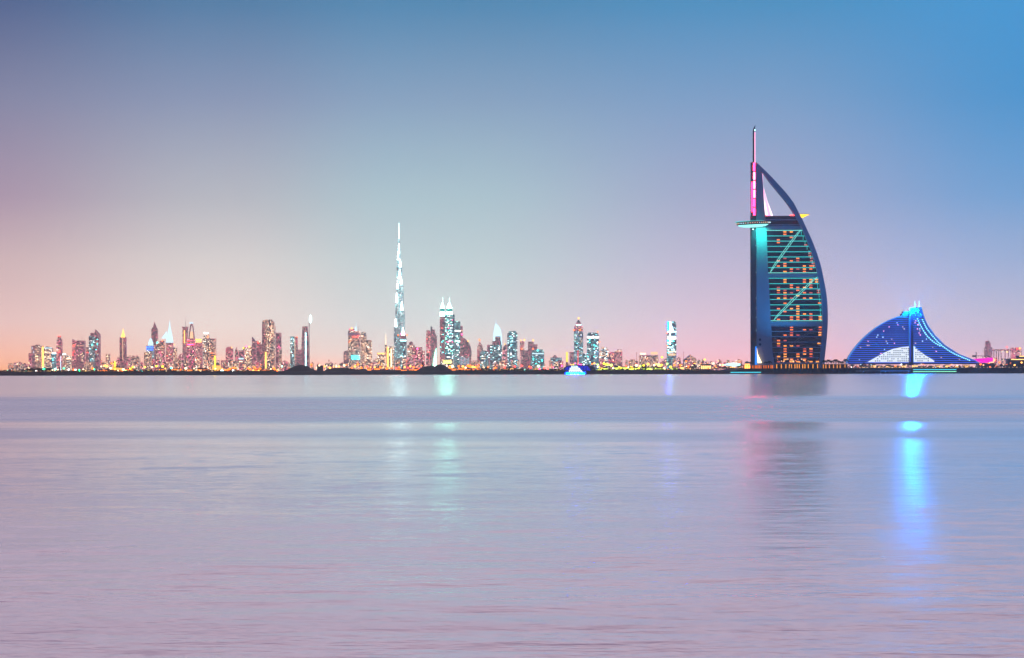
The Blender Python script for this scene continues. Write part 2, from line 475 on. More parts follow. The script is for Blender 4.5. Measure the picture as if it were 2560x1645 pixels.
# outer arch
ar = MB()
steps = [0, .04, .09, .15, .22, .3, .38, .46, .54, .6, .66, .72, .78, .84, .9, .95, 1.0]
yy_o = [406 + (BASE_Y - 406) * k / 40 for k in range(41)]
vo, vi = [], []
for y in yy_o:
    vo.append((interp(OUT, y), y)); vi.append((max(1893.0, interp(IN, max(y, 433))) if y >= 433 else None, y))
inn = [(1893.0, 424)] + [(1909, 433)] + [(interp(IN, y), y) for y in yy_o if y > 434]
outl = [P(x, y) for x, y in vo] + [P(x, y) for x, y in reversed(inn)]
na = len(outl)
ar.prism(outl, -4.0, 7.0)
ar.build('arch', MATS['membrane'], hotel)

# membrane-clad leg beside the mast
lg = MB()
lpts = [(1891.2, 415)] + [(1893, 424), (1906, 433)] + [(interp(LEFT, y), y) for y in range(450, 921, 15)] + [(1936.5, BASE_Y), (1891.2, BASE_Y)]
lg.prism([P(x, y) for x, y in lpts], -3.0, 12.0)
leg = lg.build('leg', MATS['membrane'], hotel)
for y in (849, 861):
    d_ = MB(); d_.lathe(0, 0, [(1.7, -0.35), (1.7, 0.35)], 14)
    o = d_.build('porthole', MATS['mast_paint'], leg, (fr.x(1899.6), -3.2, fr.z(y))); o.rotation_euler = (math.pi / 2, 0, 0)
fl = bpy.data.lights.new('cyan_floodlight', 'SPOT'); fl.energy = 1.2e5; fl.color = lin((40, 255, 235)); fl.spot_size = math.radians(85); fl.spot_blend = 1.0; fl.shadow_soft_size = 1.0
flo = bpy.data.objects.new('cyan_floodlight', fl); COL.objects.link(flo); flo.parent = hotel
flo.location = (fr.x(1901), -24.0, fr.z(566))
flo.rotation_euler = (Vector((fr.x(1903), -3, fr.z(596))) - Vector(flo.location)).to_track_quat('-Z', 'Y').to_euler()

# blue floodlight on the sea side that washes the white membrane
bf = bpy.data.lights.new('blue_floodlight', 'SPOT'); bf.energy = 7.0e5; bf.color = lin((0, 135, 220)); bf.spot_size = math.radians(80); bf.spot_blend = 1.0; bf.shadow_soft_size = 2.0
bfo = bpy.data.objects.new('blue_floodlight', bf); COL.objects.link(bfo); bfo.parent = hotel
bfo.location = (fr.x(1960), -75.0, 9.0)
bfo.rotation_euler = (Vector((fr.x(1960), 0, fr.z(640))) - Vector(bfo.location)).to_track_quat('-Z', 'Y').to_euler()

hb2 = MB(); hb2.box(-1.2, 1.2, -1.6, -0.4, -1.8, 0.9); hb2.box(-.3, .3, -1.2, -.6, -4.0, -1.8); hb2.build('floodlight_housing', MATS['dark_metal'], hotel, tuple(bfo.location))

# mast: dark lower column, lit lattice above, thin bent spire
ms = MB(); ms.box(fr.x(1877), fr.x(1890.2), -4, 5, fr.z(BASE_Y), fr.z(539)); mast = ms.build('mast', MATS['mast_paint'], hotel)
mu = MB()
mu.box(fr.x(1877.8), fr.x(1883.2), -2, 3, fr.z(539), fr.z(406)); mu.box(fr.x(1889.6), fr.x(1891.2), -2, 3, fr.z(539), fr.z(406))
for k in range(6):
    y = 428 + k * 22.4
    mu.box(fr.x(1883), fr.x(1890), -2.6, 2.4, fr.z(y + 1.0), fr.z(y - 0.6))
mu.build('mast_frame', MATS['mast_paint'], mast)
for k in range(6):
    ya, yb = 407 + k * 22.4 + (0 if k == 0 else 1), 427 + k * 22.4
    pane('light_panel', GL['white'] if False else MATS['mast_core' if k in (1, 2, 3) else 'mast_pink'], mast, fr.x(1884.6), fr.x(1889), -0.9, 0.2, fr.z(min(yb, 538)), fr.z(ya))
pane('light_panel', MATS['mast_pink'], mast, fr.x(1879.6), fr.x(1881.6), -2.5, -2.1, fr.z(530), fr.z(455))
spn = MB()
spn.prism([P(1883, 407), P(1887.2, 407), P(1887.2, 328), P(1889.9, 313.5), P(1889.4, 312.8), P(1885.2, 320), P(1883.3, 327)], -1.2, 1.2)
spire = spn.build('spire', MATS['mast_paint'], mast)
pane('light_strip', MATS['sail_pink'], spire, fr.x(1887.3), fr.x(1889.6), -0.8, 0.8, fr.z(407), fr.z(330))
pane('beacon', GL['ice'], spire, fr.x(1887.4), fr.x(1889.2), -1.4, 0, fr.z(326.5), fr.z(324))
pane('beacon', GL['ice'], mast, fr.x(1881.5), fr.x(1884), -4.8, -4.1, fr.z(574.6), fr.z(572.2))
for y in (614, 680, 745, 770, 793, 825):
    pane('marker_lamp', GL['softice'], mast, fr.x(1889.3), fr.x(1890.4), -4.7, -4.1, fr.z(y + 1), fr.z(y))

# inner sail of white fabric in the open triangle
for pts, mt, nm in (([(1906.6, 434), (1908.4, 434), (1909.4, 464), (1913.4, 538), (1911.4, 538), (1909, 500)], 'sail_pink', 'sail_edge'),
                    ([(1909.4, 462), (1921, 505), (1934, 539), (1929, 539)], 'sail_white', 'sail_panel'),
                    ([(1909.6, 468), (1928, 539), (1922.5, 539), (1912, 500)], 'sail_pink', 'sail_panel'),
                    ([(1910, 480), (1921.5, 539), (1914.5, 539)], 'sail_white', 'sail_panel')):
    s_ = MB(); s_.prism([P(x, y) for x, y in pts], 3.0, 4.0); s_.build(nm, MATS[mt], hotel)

# roof deck, upper bands
rb = MB(); rb.prism([P(1914, 539.6), P(1990, 539.6), P(1994, 548.6), P(1914, 548.6)], -1.0, 24.0)
roof = rb.build('roof_deck', MATS['mast_paint'], hotel)
for x, w_, m_ in ((1914, 3.2, 'red'), (1919, 1.6, 'pink'), (1924, 1.4, 'pink'), (1976, 10, 'red')):
    pane('roof_lamp', MATS['glow_' + m_] if m_ != 'red' or w_ < 5 else MATS['glow_red'], roof, fr.x(x), fr.x(x + w_), -1, 1, fr.z(539.4), fr.z(537.2))
slats = [(549.5, 'white_steel'), (562.2, 'white_steel'), (576, 'truss_lit')] + [(y, 'slat_lit') for y in (589.7, 602.7, 615.7, 629.4, 642.3, 655.3, 669)] + [(682, 'truss_lit'), (695.6, 'slat_lit')] + \
    [(y, 'slat_lit') for y in (709, 722.2, 735.7, 748.4, 762, 775.3, 788.7)] + [(801.8, 'truss_lit'), (814.8, 'white_steel')] + [(y, 'white_steel') for y in (828.3, 841.7, 855.2, 868.6, 881.7, 894.7, 907.4)]
for y, mt in slats:
    pane('floor_line', MATS[mt], body, fr.x(interp(LEFT, y) - 0.5), fr.x(interp(IN, y) + 0.5), -0.8, 1.99, fr.z(y + 0.65), fr.z(y - 0.65))
# storey-high belt trusses
for ya, yb in ((565, 574), (684, 693.5), (804, 813)):
    bt = MB(); bt.prism([P(interp(LEFT, ya), ya), P(interp(IN, ya), ya), P(interp(IN, yb), yb), P(interp(LEFT, yb), yb)], -0.4, 1.99)
    bt.build('belt', MATS['membrane'], body)
# diagonal lattice trusses
for (xa, ya), (xb, yb), mt in (((2003, 575), (1926, 681), 'truss_lit'), ((2043, 693), (1934, 801), 'truss_lit'), ((2047, 816), (1938.5, 893), 'steel')):
    tr = MB(); lit = mt != 'steel'
    w_ = 0.55 if lit else 0.3
    L = math.hypot(xb - xa, yb - ya); nx, ny = (yb - ya) / L, -(xb - xa) / L
    nseg = 14
    for k in range(nseg):
        t0, t1 = k / nseg, (k + 1) / nseg
        o0, o1 = 4.6 * math.sin(math.pi * min(1, t0 * 1.0)) ** 0.35 if t0 > 0 else 0, 4.6 * math.sin(math.pi * t1) ** 0.35 if t1 < 1 else 0
        a0, b0 = (xa + (xb - xa) * t0, ya + (yb - ya) * t0), (xa + (xb - xa) * t1, ya + (yb - ya) * t1)
        c0, c1 = (a0[0] - nx * o0, a0[1] - ny * o0), (b0[0] - nx * o1, b0[1] - ny * o1)
        tr.bar(fr.p(a0[0], a0[1], -2.6), fr.p(b0[0], b0[1], -2.6), w_); tr.bar(fr.p(c0[0], c0[1], -2.6), fr.p(c1[0], c1[1], -2.6), w_)
        tr.bar(fr.p(c0[0], c0[1], -2.6), fr.p(b0[0], b0[1], -2.6), w_ * 0.45)
    tr.build('diagonal_truss', MATS[mt], hotel)
# right-hand edge lights
for y in range(578, 800, 12):
    if not 672 < y < 694: pane('edge_light', MATS['slat_lit'], body, fr.x(interp(IN, y) - 4.5), fr.x(interp(IN, y) - 3.6), -1.8, -1.3, fr.z(y + 10), fr.z(y))
# lit suites, two storeys between each pair of lines
COLS = (1947, 1963.3, 1979.4, 1995.4, 2012, 2028)
SUITES = {576: '011001 010000', 589.7: '001001 100001', 602.7: '100000 000000', 629.4: '000000 000000', 642.3: '010100 101100', 655.3: '010000 110011', 669: '001111 011010',
          695.6: '010011 010011', 709: '001001 101111', 722.2: '110100 111011', 735.7: '010100 111011', 748.4: '000000 010000', 762: '000100 101100', 775.3: '010100 000111', 788.7: '001101 101111',
          814.8: '001000 001011', 828.3: '001000 011100', 841.7: '000000 110000', 855.2: '100000 111100', 868.6: '010011 010011', 881.7: '010111 110101', 894.7: '011010 101101'}
rs = random.Random(5)
for y, pat in SUITES.items():
    for r_, row in enumerate(pat.split()):
        for c, ch in zip(COLS, row):
            yc = y + (3.6 if r_ == 0 else 9.6)
            if ch == '1' and interp(LEFT, yc) + 6 < c < interp(IN, yc) - 5:
                mt = rs.choice(('suite_orange', 'suite_orange', 'suite_amber', 'suite_rose'))
                pane('window', MATS[mt], body, fr.x(c - 3.8), fr.x(c + 3.8), 1.3, 1.99, fr.z(yc + 1.5), fr.z(yc - 1.5))
    if y > 570 and rs.random() < 0.75:
        xr = interp(IN, y + 6) - 4.5
        for yc in (y + 3.4, y + 9.4):
            if rs.random() < 0.7: pane('window', MATS[rs.choice(('suite_rose', 'suite_amber', 'suite_orange'))], body, fr.x(xr - 3.6), fr.x(xr + 3.6), 1.3, 1.99, fr.z(yc + 1.6), fr.z(yc - 1.6))
for k in range(26):
    xw = 1938 + rs.random() * 106; yc = rs.uniform(897, 906)
    pane('window', MATS[rs.choice(('suite_amber', 'suite_orange', 'glow_softwarm'))], body, fr.x(xw), fr.x(xw + rs.choice((1.2, 2, 3.5))), 1.3, 1.99, fr.z(yc + 1.2), fr.z(yc - 1.2))

# restaurant pod slung out beside the mast, cyan light built into its underside as glow
pod = link('sky_pod', None, hotel, (fr.x(1881), -12.0, fr.z(559.5)), (0, math.radians(-2.6), 0))
pb = MB(); pb.lathe(0, 0, [(20.5, -1.9), (22.6, -1.0), (23.2, 0.6), (22.8, 1.7), (19.5, 2.5), (10, 2.9)], 40, 0.5); pb.build('cabin', MATS['mast_paint'], pod, smooth=False)
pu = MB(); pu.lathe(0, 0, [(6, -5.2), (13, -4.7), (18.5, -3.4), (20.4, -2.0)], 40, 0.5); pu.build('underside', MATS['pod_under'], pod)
pt = MB(); pt.lathe(-4, 0, [(19.6, 2.45), (19.6, 3.1)], 40, 0.5); pt.build('rim', MATS['slat_lit'], pod)
for k in range(22):
    a = math.pi * (1.04 + 0.92 * k / 21)
    pane('window', MATS[rs.choice(('glow_softice', 'glow_softwarm', 'glow_softice'))], pod, 23.0 * math.cos(a) - 0.3, 23.0 * math.cos(a) + 0.5, 11.5 * math.sin(a) - 0.35, 11.5 * math.sin(a), -0.5, 0.9)
# helicopter deck jutting from the arch
hd = MB(); hd.lathe(fr.x(2006), 6, [(2.0, fr.z(543.5)), (8.0, fr.z(537.6)), (10.6, fr.z(536.4))], 28)
heli = hd.build('landing_deck', MATS['heli_yellow'], hotel)
ht = MB(); ht.lathe(fr.x(2006), 6, [(11.0, fr.z(536.38)), (11.0, fr.z(535.3))], 28); ht.build('deck_plate', MATS['white_steel'], heli)

# ground-floor colonnade of the hotel
glow('column_amber', (255, 160, 50), 1.5); glow('column_orange', (255, 120, 25), 1.6)
pd_ = MB(); pd_.box(fr.x(1936), fr.x(2052), -6, 30, fr.z(910.4), fr.z(908.6)); pd = pd_.build('podium_roof', MATS['plaster'], hotel)
xk = 1940
while xk < 2050:
    pane('column', MATS['column_amber'], pd, fr.x(xk), fr.x(xk + 1.6), -5.6, -4.6, fr.z(921), fr.z(910.45))
    xk += rs.choice((5.5, 8.5, 11.5))
# triangle of warm light built as a glowing sheet, and blue column at the foot
ss = MB(); ss.prism([P(1891.4, 870), P(1893.4, 885), P(1903.5, 907), P(1893.5, 907)], -6, -5)
tag(ss.build('lit_fabric_sail', GL['warmwhite'], None, (fr.X, BD, 0)), 'small warm lit triangular sail at the foot of the sail tower', 'sail')
bc_ = MB(); bc_.lathe(fr.x(1888.5), -8, [(1.5, fr.z(921)), (1.4, fr.z(900)), (0.9, fr.z(866))], 10)
tag(bc_.build('blue_light_column', glow('column_blue', (0, 130, 255), 1.4), None, (fr.X, BD, 0)), 'slim blue lit column at the foot of the dark mast', 'column')

# ================================================================== wave-shaped hotel
WD = 3900.0
fw = Frame(2282, WD)
wave = link('wave_hotel', None, loc=(fw.X, WD, 0))
tag(wave, 'wave-shaped blue lit hotel with curved roof and white glowing atrium', 'hotel')
principled('wave_wall', (0.02, 0.03, 0.10), 0.45)
glow('wave_dark', (0, 2, 120), 0.05)
glow('wave_line', (55, 100, 255), 1.0); glow('wave_line_deep', (20, 75, 250), 0.85); glow('wave_wash', (0, 4, 170), 0.3)  # wing walls and slab edges glow in place of blue floodlight on them
glow('atrium_white', (232, 242, 255), 1.1); glow('rim_ice', (140, 230, 255), 3); glow('edge_cyan', (50, 150, 250), 0.65); glow('beacon_cyan', (0, 135, 255), 2800); glow('pink_room', (255, 150, 190), 2.5)
LCUR = [(2255, 790), (2240, 794.5), (2223, 801), (2208, 809), (2192, 819), (2176, 831.5), (2161, 845), (2147, 860), (2133, 878), (2124, 892), (2118, 908)]
RCUR = [(2304, 768), (2308, 784), (2313, 799), (2320, 814), (2338, 839), (2362, 863), (2398, 886), (2439, 902), (2446, 908)]
PW = lambda x, y: (fw.x(x), fw.z(y))
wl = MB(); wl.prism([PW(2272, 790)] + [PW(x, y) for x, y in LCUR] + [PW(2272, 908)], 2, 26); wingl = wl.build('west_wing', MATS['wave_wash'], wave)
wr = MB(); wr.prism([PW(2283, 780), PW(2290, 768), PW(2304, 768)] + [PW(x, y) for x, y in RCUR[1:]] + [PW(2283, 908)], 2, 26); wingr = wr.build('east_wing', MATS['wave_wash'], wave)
st = MB(); st.box(fw.x(2255), fw.x(2272), 3, 20, fw.z(789.6), fw.z(784)); st.box(fw.x(2259), fw.x(2273), 4, 18, fw.z(784), fw.z(778)); st.build('roof_block', MATS['wave_dark'], wave)
sp_ = MB(); sp_.box(fw.x(2272.3), fw.x(2282.7), -3, 20, fw.z(914), fw.z(784)); sp_.box(fw.x(2275), fw.x(2288), -1, 16, fw.z(784), fw.z(776)); spine = sp_.build('lift_shaft', MATS['wave_wall'], wave)
pane('light_strip', MATS['edge_cyan'], spine, fw.x(2271.6), fw.x(2273.4), -3.6, -3.05, fw.z(870), fw.z(788))
pane('light_strip', MATS['wave_line_deep'], spine, fw.x(2274), fw.x(2276), -3.4, -3.05, fw.z(905), fw.z(786))
pane('light_strip', glow('atrium_blue', (20, 150, 255), 1.3), spine, fw.x(2283), fw.x(2287.5), -1.4, -0.2, fw.z(905), fw.z(866))
# curved roof rims
for cur, off in ((LCUR, 0.0), (RCUR, 0.0)):
    rm = MB()
    for (xa, ya), (xb, yb) in zip(cur, cur[1:]):
        rm.bar(fw.p(xa, ya, 8), fw.p(xb, yb, 8), 1.3, 14)
    rm.build('roof_rim', MATS['edge_cyan'], wave)
# storeys
y = 794.0
rs2 = random.Random(11)
while y < 907:
    xl = interp(LCUR, y) + 1.5
    if xl < 2270: pane('floor_line', MATS['wave_line' if y > 830 else 'wave_line_deep'], wingl, fw.x(xl), fw.x(2272), 0.2, 1.99, fw.z(y + 0.75), fw.z(y - 0.75))
    pane('floor_gap', MATS['wave_dark'], wingl, fw.x(xl + 1), fw.x(2271.8), 1.2, 1.99, fw.z(y + 4.3), fw.z(y + 0.8))
    xr = interp(RCUR, y) - 1.5
    pane('floor_line', MATS['wave_line' if y > 830 else 'wave_line_deep'], wingr, fw.x(2283), fw.x(xr), 0.2, 1.99, fw.z(y + 0.75), fw.z(y - 0.75))
    pane('floor_gap', MATS['wave_dark'], wingr, fw.x(2283.2), fw.x(xr - 1), 1.2, 1.99, fw.z(y + 4.3), fw.z(y + 0.8))
    for wing, a, b_ in ((wingl, xl + 4, 2269), (wingr, 2287, xr - 14)):
        for k in range(2 if rs2.random() < 0.7 else 1):
            if b_ - a > 6 and rs2.random() < 0.5:
                xw = rs2.uniform(a, b_ - 3)
                pane('window', MATS[rs2.choice(('pink_room', 'glow_softwarm', 'glow_softice'))], wing, fw.x(xw), fw.x(xw + rs2.choice((1.8, 2.4))), 0.5, 1.19, fw.z(y + 3.7), fw.z(y + 1.4))
    y += 5.12
# white atrium panels with dark square openings
for pts, nm in (([(2168, 905), (2190, 893), (2210, 882), (2230, 873), (2250, 868.5), (2272, 866), (2272, 905)], 'a'), ([(2284, 864.5), (2296, 876), (2312, 888), (2334, 901), (2336, 905), (2284, 905)], 'b')):
    am = MB(); am.prism([PW(x, y) for x, y in pts], -1.6, 0.1); at = am.build('atrium_screen', MATS['atrium_white'], wave)
    up = sorted([p for p in pts if p[1] < 904.9 or p[0] in (2168,)])
    y = 871.5
    while y < 904:
        x = 2172 if nm == 'a' else 2288
        while x < (2270 if nm == 'a' else 2334):
            top = None
            for (xa, ya), (xb, yb) in zip(up, up[1:]):
                if xa <= x <= xb: top = ya + (yb - ya) * (x - xa) / max(1e-6, xb - xa)
            if top is not None and y > top + 3 and rs2.random() < 0.8:
                pane('opening', MATS['wave_wall'], at, fw.x(x), fw.x(x + 2.7), -1.9, -1.61, fw.z(y + 1.35), fw.z(y - 1.35))
            x += 5.1
        y += 5.1
# rows of round lamps sweeping down the east roof
rc1 = [(2294, 797), (2298, 807), (2304, 818), (2311, 830), (2318, 840), (2328, 850), (2340, 859), (2352, 866)]
rc2 = [(x - 2.5, y + 2.5) for x, y in [(2309, 797), (2314, 808), (2319, 818), (2327, 829), (2337, 841), (2347, 852), (2360, 864), (2374, 874), (2390, 883), (2408, 891), (2428, 899)]]
for line, stp in ((rc1, 5.6), (rc2, 5.0)):
    acc = 0.0
    for (xa, ya), (xb, yb) in zip(line, line[1:]):
        L = math.hypot(xb - xa, yb - ya); k = acc
        while k < L:
            x, y = xa + (xb - xa) * k / L, ya + (yb - ya) * k / L
            pane('roof_lamp', MATS['rim_ice'], wingr, fw.x(x - 1.2), fw.x(x + 1.2), -0.6, 0.15, fw.z(y + 1.1), fw.z(y - 1.1))
            k += stp
        acc = k - L
# crown: cross-braced box, twin masts and the beacon
cb = MB(); cb.prism([PW(2287.5, 769), PW(2303.5, 769), PW(2306.5, 790), PW(2287.5, 790)], 0.4, 1.99); crown = cb.build('crown_box', MATS['wave_wall'], wave)
xb_ = MB(); xb_.bar(fw.p(2288, 789.5, 0.1), fw.p(2303, 770, 0.1), 0.5); xb_.bar(fw.p(2288, 770, 0.1), fw.p(2305.5, 789, 0.1), 0.5); xb_.build('cross_brace', MATS['white_steel'], crown)
pane('belt', MATS['edge_cyan'], crown, fw.x(2295), fw.x(2306), -0.1, 0.39, fw.z(790.8), fw.z(789.6))
for x in (2289, 2299.8):
    m_ = MB(); m_.lathe(fw.x(x), 6, [(0.75, fw.z(768)), (0.5, fw.z(752))], 8); m_.build('mast', glow('mast_ice', (200, 245, 255), 1.5), wave)
b_ = MB(); b_.lathe(fw.x(2280), -4, [(0.6, fw.z(777)), (3.6, fw.z(775.5)), (3.6, fw.z(771.5)), (0.6, fw.z(769.5))], 10); b_.build('beacon', MATS['beacon_cyan'], wave)
# drum behind the east roof
dr = MB(); dr.prism([PW(2345, 846), PW(2352, 849), PW(2362, 858), PW(2370, 868), PW(2368, 874), PW(2350, 860)], 14, 24); dr.build('side_canopy', glow('canopy_violet', (50, 30, 190), 0.7), wave)

# ================================================================== the far skyline
C = {'mauve': (0.34, 0.25, 0.32), 'rose': (0.48, 0.27, 0.27), 'stone': (0.42, 0.36, 0.33), 'grey': (0.33, 0.32, 0.36), 'slate': (0.16, 0.18, 0.25), 'blue': (0.07, 0.15, 0.27),
     'teal': (0.14, 0.27, 0.30), 'plum': (0.20, 0.11, 0.20), 'brown': (0.30, 0.21, 0.18), 'steel': (0.22, 0.27, 0.33), 'pale': (0.52, 0.48, 0.48), 'sand': (0.50, 0.37, 0.26), 'ice': (0.36, 0.46, 0.52)}
BOT = 931.0
rw = random.Random(21)


class Tower:
    """one building of the skyline: parts are given in photo pixels and built in metres at the tower's distance"""
    def __init__(s, name, label, cx, d, cat='tower', group=None):
        s.f = Frame(cx, d); s.d = d
        s.root = link(name, None, loc=(s.f.X, d, GROUND)); s.cur = None
        tag(s.root, label, cat, group)
        s.ground = GROUND
    def _z(s, y): return max(0.0, s.f.z(y) - GROUND)
    def _mat(s, m): return MATS[m] if m in MATS else GL[m]
    def box(s, nm, x0, x1, y0, y1=BOT, mat='facade_dim', col='mauve', dep=None, yo=0.0):
        w = (x1 - x0) * s.f.s; dep = dep or max(10.0, min(70.0, w * 0.8))
        b = MB(); b.box(s.f.x(x0), s.f.x(x1), -dep / 2 + yo, dep / 2 + yo, s._z(y1), s._z(y0))
        s.cur = b.build(nm, s._mat(mat), s.root, color=C[col]); s.front = -dep / 2 + yo
        return s
    def poly(s, nm, pts, mat='facade_dim', col='mauve', dep=30.0, yo=0.0):
        b = MB(); b.prism([(s.f.x(x), s._z(y)) for x, y in pts], -dep / 2 + yo, dep / 2 + yo)
        s.cur = b.build(nm, s._mat(mat), s.root, color=C[col]); s.front = -dep / 2 + yo
        return s
    def lathe(s, nm, cx, prof, mat='facade_dim', col='mauve', n=12, yo=0.0):
        """prof: (half width, y) in pixels from bottom to top"""
        k4 = 1.414 if n == 4 else 1.0
        b = MB(); b.lathe(s.f.x(cx), yo, [(r * k4 * s.f.s, s._z(y)) for r, y in prof], n)
        s.cur = b.build(nm, s._mat(mat), s.root, color=C[col]); s.front = -prof[0][0] * s.f.s + yo
        return s
    def pole(s, nm, x, y0, y1, w=0.8, mat='steel', top=None):
        b = MB(); b.lathe(s.f.x(x), 0, [(w * s.f.s / 2, s._z(y1)), ((top if top is not None else w * 0.5) * s.f.s / 2, s._z(y0))], 6)
        b.build(nm, s._mat(mat), s.root); return s
    def band(s, x0, x1, y0, y1, mat, nm='light_band', out=1.5):
        """a lit strip or panel on the front of the current part"""
        pane(nm, s._mat(mat), s.cur, s.f.x(x0), s.f.x(x1), s.front - out, s.front - 0.05, s._z(y1), s._z(y0)); return s
    def lamp(s, x, y, mat, r=1.3, nm='roof_lamp'):
        b = MB(); q = r * s.f.s
        b.lathe(0, 0, [(q * 0.3, -q), (q * 0.9, -q * 0.45), (q, 0), (q * 0.9, q * 0.45), (q * 0.3, q)], 8)
        b.build(nm, s._mat(mat), s.root, (s.f.x(x), getattr(s, 'front', 0.0) - q, s._z(y))); return s
    def wins(s, n, x0, x1, y0, y1, mats=('softwarm',), w=2.2, h=1.6):
        """single lit windows that can be told apart from the shore"""
        used = set()
        for k in range(n):
            i, j = rw.randrange(max(1, int((x1 - x0) / (w + 0.9)))), rw.randrange(max(1, int((y1 - y0) / (h + 1.6))))
            if (i, j) in used: continue
            used.add((i, j))
            x, y = x0 + i * (w + 0.9) + 0.4, y0 + j * (h + 1.6)
            pane('window', s._mat(rw.choice(mats)), s.cur, s.f.x(x), s.f.x(x + w), s.front - 0.7, s.front - 0.05, s._z(y + h), s._z(y))
        return s


T = Tower
WW = ('softwarm', 'warmwhite'); PK = ('softwarm', 'pink_room', 'warmwhite'); CC = ('softice', 'ice', 'white'); OR = ('orange', 'amber', 'softwarm')

# --- cluster at the bay's far end
t_ = T('apartment_tower', 'narrow pink-grey block stepping down at the edge of the skyline', 76, 11500, 'building'); t_.box('body', 72, 80, 883, mat='facade_pink', col='rose').wins(5, 72, 80, 895, 918, PK)
t_ = T('office_tower', 'slim mauve slab rising behind the pink-grey stepped block', 84, 11800); t_.box('body', 79, 88.5, 864, col='mauve').wins(5, 80, 88, 868, 884, ('softice',))
t_ = T('office_tower', 'wide mauve block with glowing lower windows beside yellow light strip', 97, 11400, 'building'); t_.box('body', 88.5, 105, 863.5, mat='facade_warm', col='mauve').wins(16, 89, 99, 886, 908, ('warmwhite', 'softwarm'), 3, 2.2)
t_.box('roof_plant', 90, 100, 861.5, 863.6, col='grey')
t_ = T('office_tower', 'pale green-grey block with bright yellow vertical light strip', 119, 11300, 'building'); t_.poly('body', [(105.5, 865), (118, 866), (132, 871), (133, BOT), (105.5, BOT)], 'facade_bright', 'pale').band(106.5, 111, 867, 918, 'amber').band(112, 131, 869, 871, 'softice').wins(14, 113, 131, 873, 910, WW, 3, 2)
t_ = T('hotel_tower', 'short tower capped by cyan lights beside the red tower', 136, 11000); t_.box('body', 130, 142, 884, mat='facade_cool', col='ice').band(131, 141, 882, 885, 'ice', 'crown_light').wins(5, 131, 140, 890, 912, ('cyan', 'softice'))
t_ = T('residential_tower', 'red lit slender tower with rounded stepped crown', 149, 10800); t_.lathe('body', 149, [(7.8, BOT), (7.8, 862), (7.2, 848)], 'facade_pink', 'rose', 10).wins(16, 144, 155, 852, 905, ('red', 'pink_room', 'softwarm'))
t_.lathe('crown', 149, [(4.6, 848), (4.2, 842), (3.2, 840)], 'facade_pink', 'rose', 10).band(145.5, 152.5, 839.6, 841.4, 'red', 'crown_light')
t_ = T('hotel_tower', 'low block with pale cyan roof light right of the red tower'.replace(' right of', ' next to'), 161, 10900, 'building'); t_.box('body', 154, 168, 887, mat='facade_warm', col='stone').band(157, 166, 884, 887, 'ice', 'crown_light')
t_ = T('apartment_tower', 'round-topped white lit block between two taller towers', 173, 10700, 'building'); t_.lathe('body', 173.5, [(6.5, BOT), (6.5, 894), (4.5, 889)], 'facade_bright', 'pale', 12).band(168, 179, 895, 898, 'warmwhite')
t_ = T('office_tower', 'broad mauve tower with notched roof and thin antenna', 198, 11200); t_.poly('west_slab', [(183, 848), (192.5, 855), (192.5, BOT), (183, BOT)], 'facade_pink', 'rose', yo=-10).wins(8, 183.5, 191.5, 858, 890, ('red', 'orange', 'softwarm'))
t_.box('body', 192.5, 213, 851.5, mat='facade_dim', col='mauve').band(193, 212, 864, 865, 'softwarm').wins(12, 193, 212, 876, 912, PK).pole('antenna', 204.5, 840, 852)
t_ = T('office_tower', 'small slate block squeezed beside the pointed twin slabs', 219.5, 11600, 'building'); t_.box('body', 215.5, 224, 868, col='slate').wins(6, 216, 223, 874, 888, ('red', 'softwarm'))
t_ = T('office_tower', 'twin slab tower with one sharply slanted dark roof', 237, 10900); t_.box('west_slab', 223, 239, 840, mat='facade_cool', col='grey').wins(12, 224, 238, 848, 905, CC + ('softwarm',)); t_.box('upper_step', 227, 239, 832, 840.1, col='mauve').lamp(232, 862, 'cyan', 2.0)
t_.poly('east_slab', [(239.3, 824), (251, 836.5), (251, BOT), (239.3, BOT)], 'facade_dim', 'slate', 36, -4).wins(12, 241, 250, 848, 900, ('cyan', 'softice', 'softwarm'))
t_ = T('apartment_tower', 'small warm square block standing alone on low rooftops', 270, 11900, 'building'); t_.box('body', 265, 275.5, 884.5, mat='facade_warm', col='rose').wins(6, 266, 275, 887, 900, WW)
t_ = T('candle_tower', 'slender rose tower topped by a glowing yellow pyramid', 308, 10600); t_.box('base_block', 293, 324, 893, mat='facade_pink', col='rose', dep=30, yo=20); t_.box('body', 300, 316, 843.5, mat='facade_dim', col='rose').band(307.4, 308.6, 846, 900, 'softwarm', 'light_strip')
t_.lathe('lantern', 308, [(5.2, 843.5), (4.6, 838), (2.4, 832), (0.5, 822)], 'amber', n=8)
t_ = T('apartment_block', 'long low pink block with three roof bumps beside the candle tower', 333, 10800, 'building'); t_.box('body', 318, 349, 892, mat='facade_warm', col='rose'); 
for x in (322, 331, 340): t_.box('roof_room', x, x + 5, 889, 892.1, col='rose')
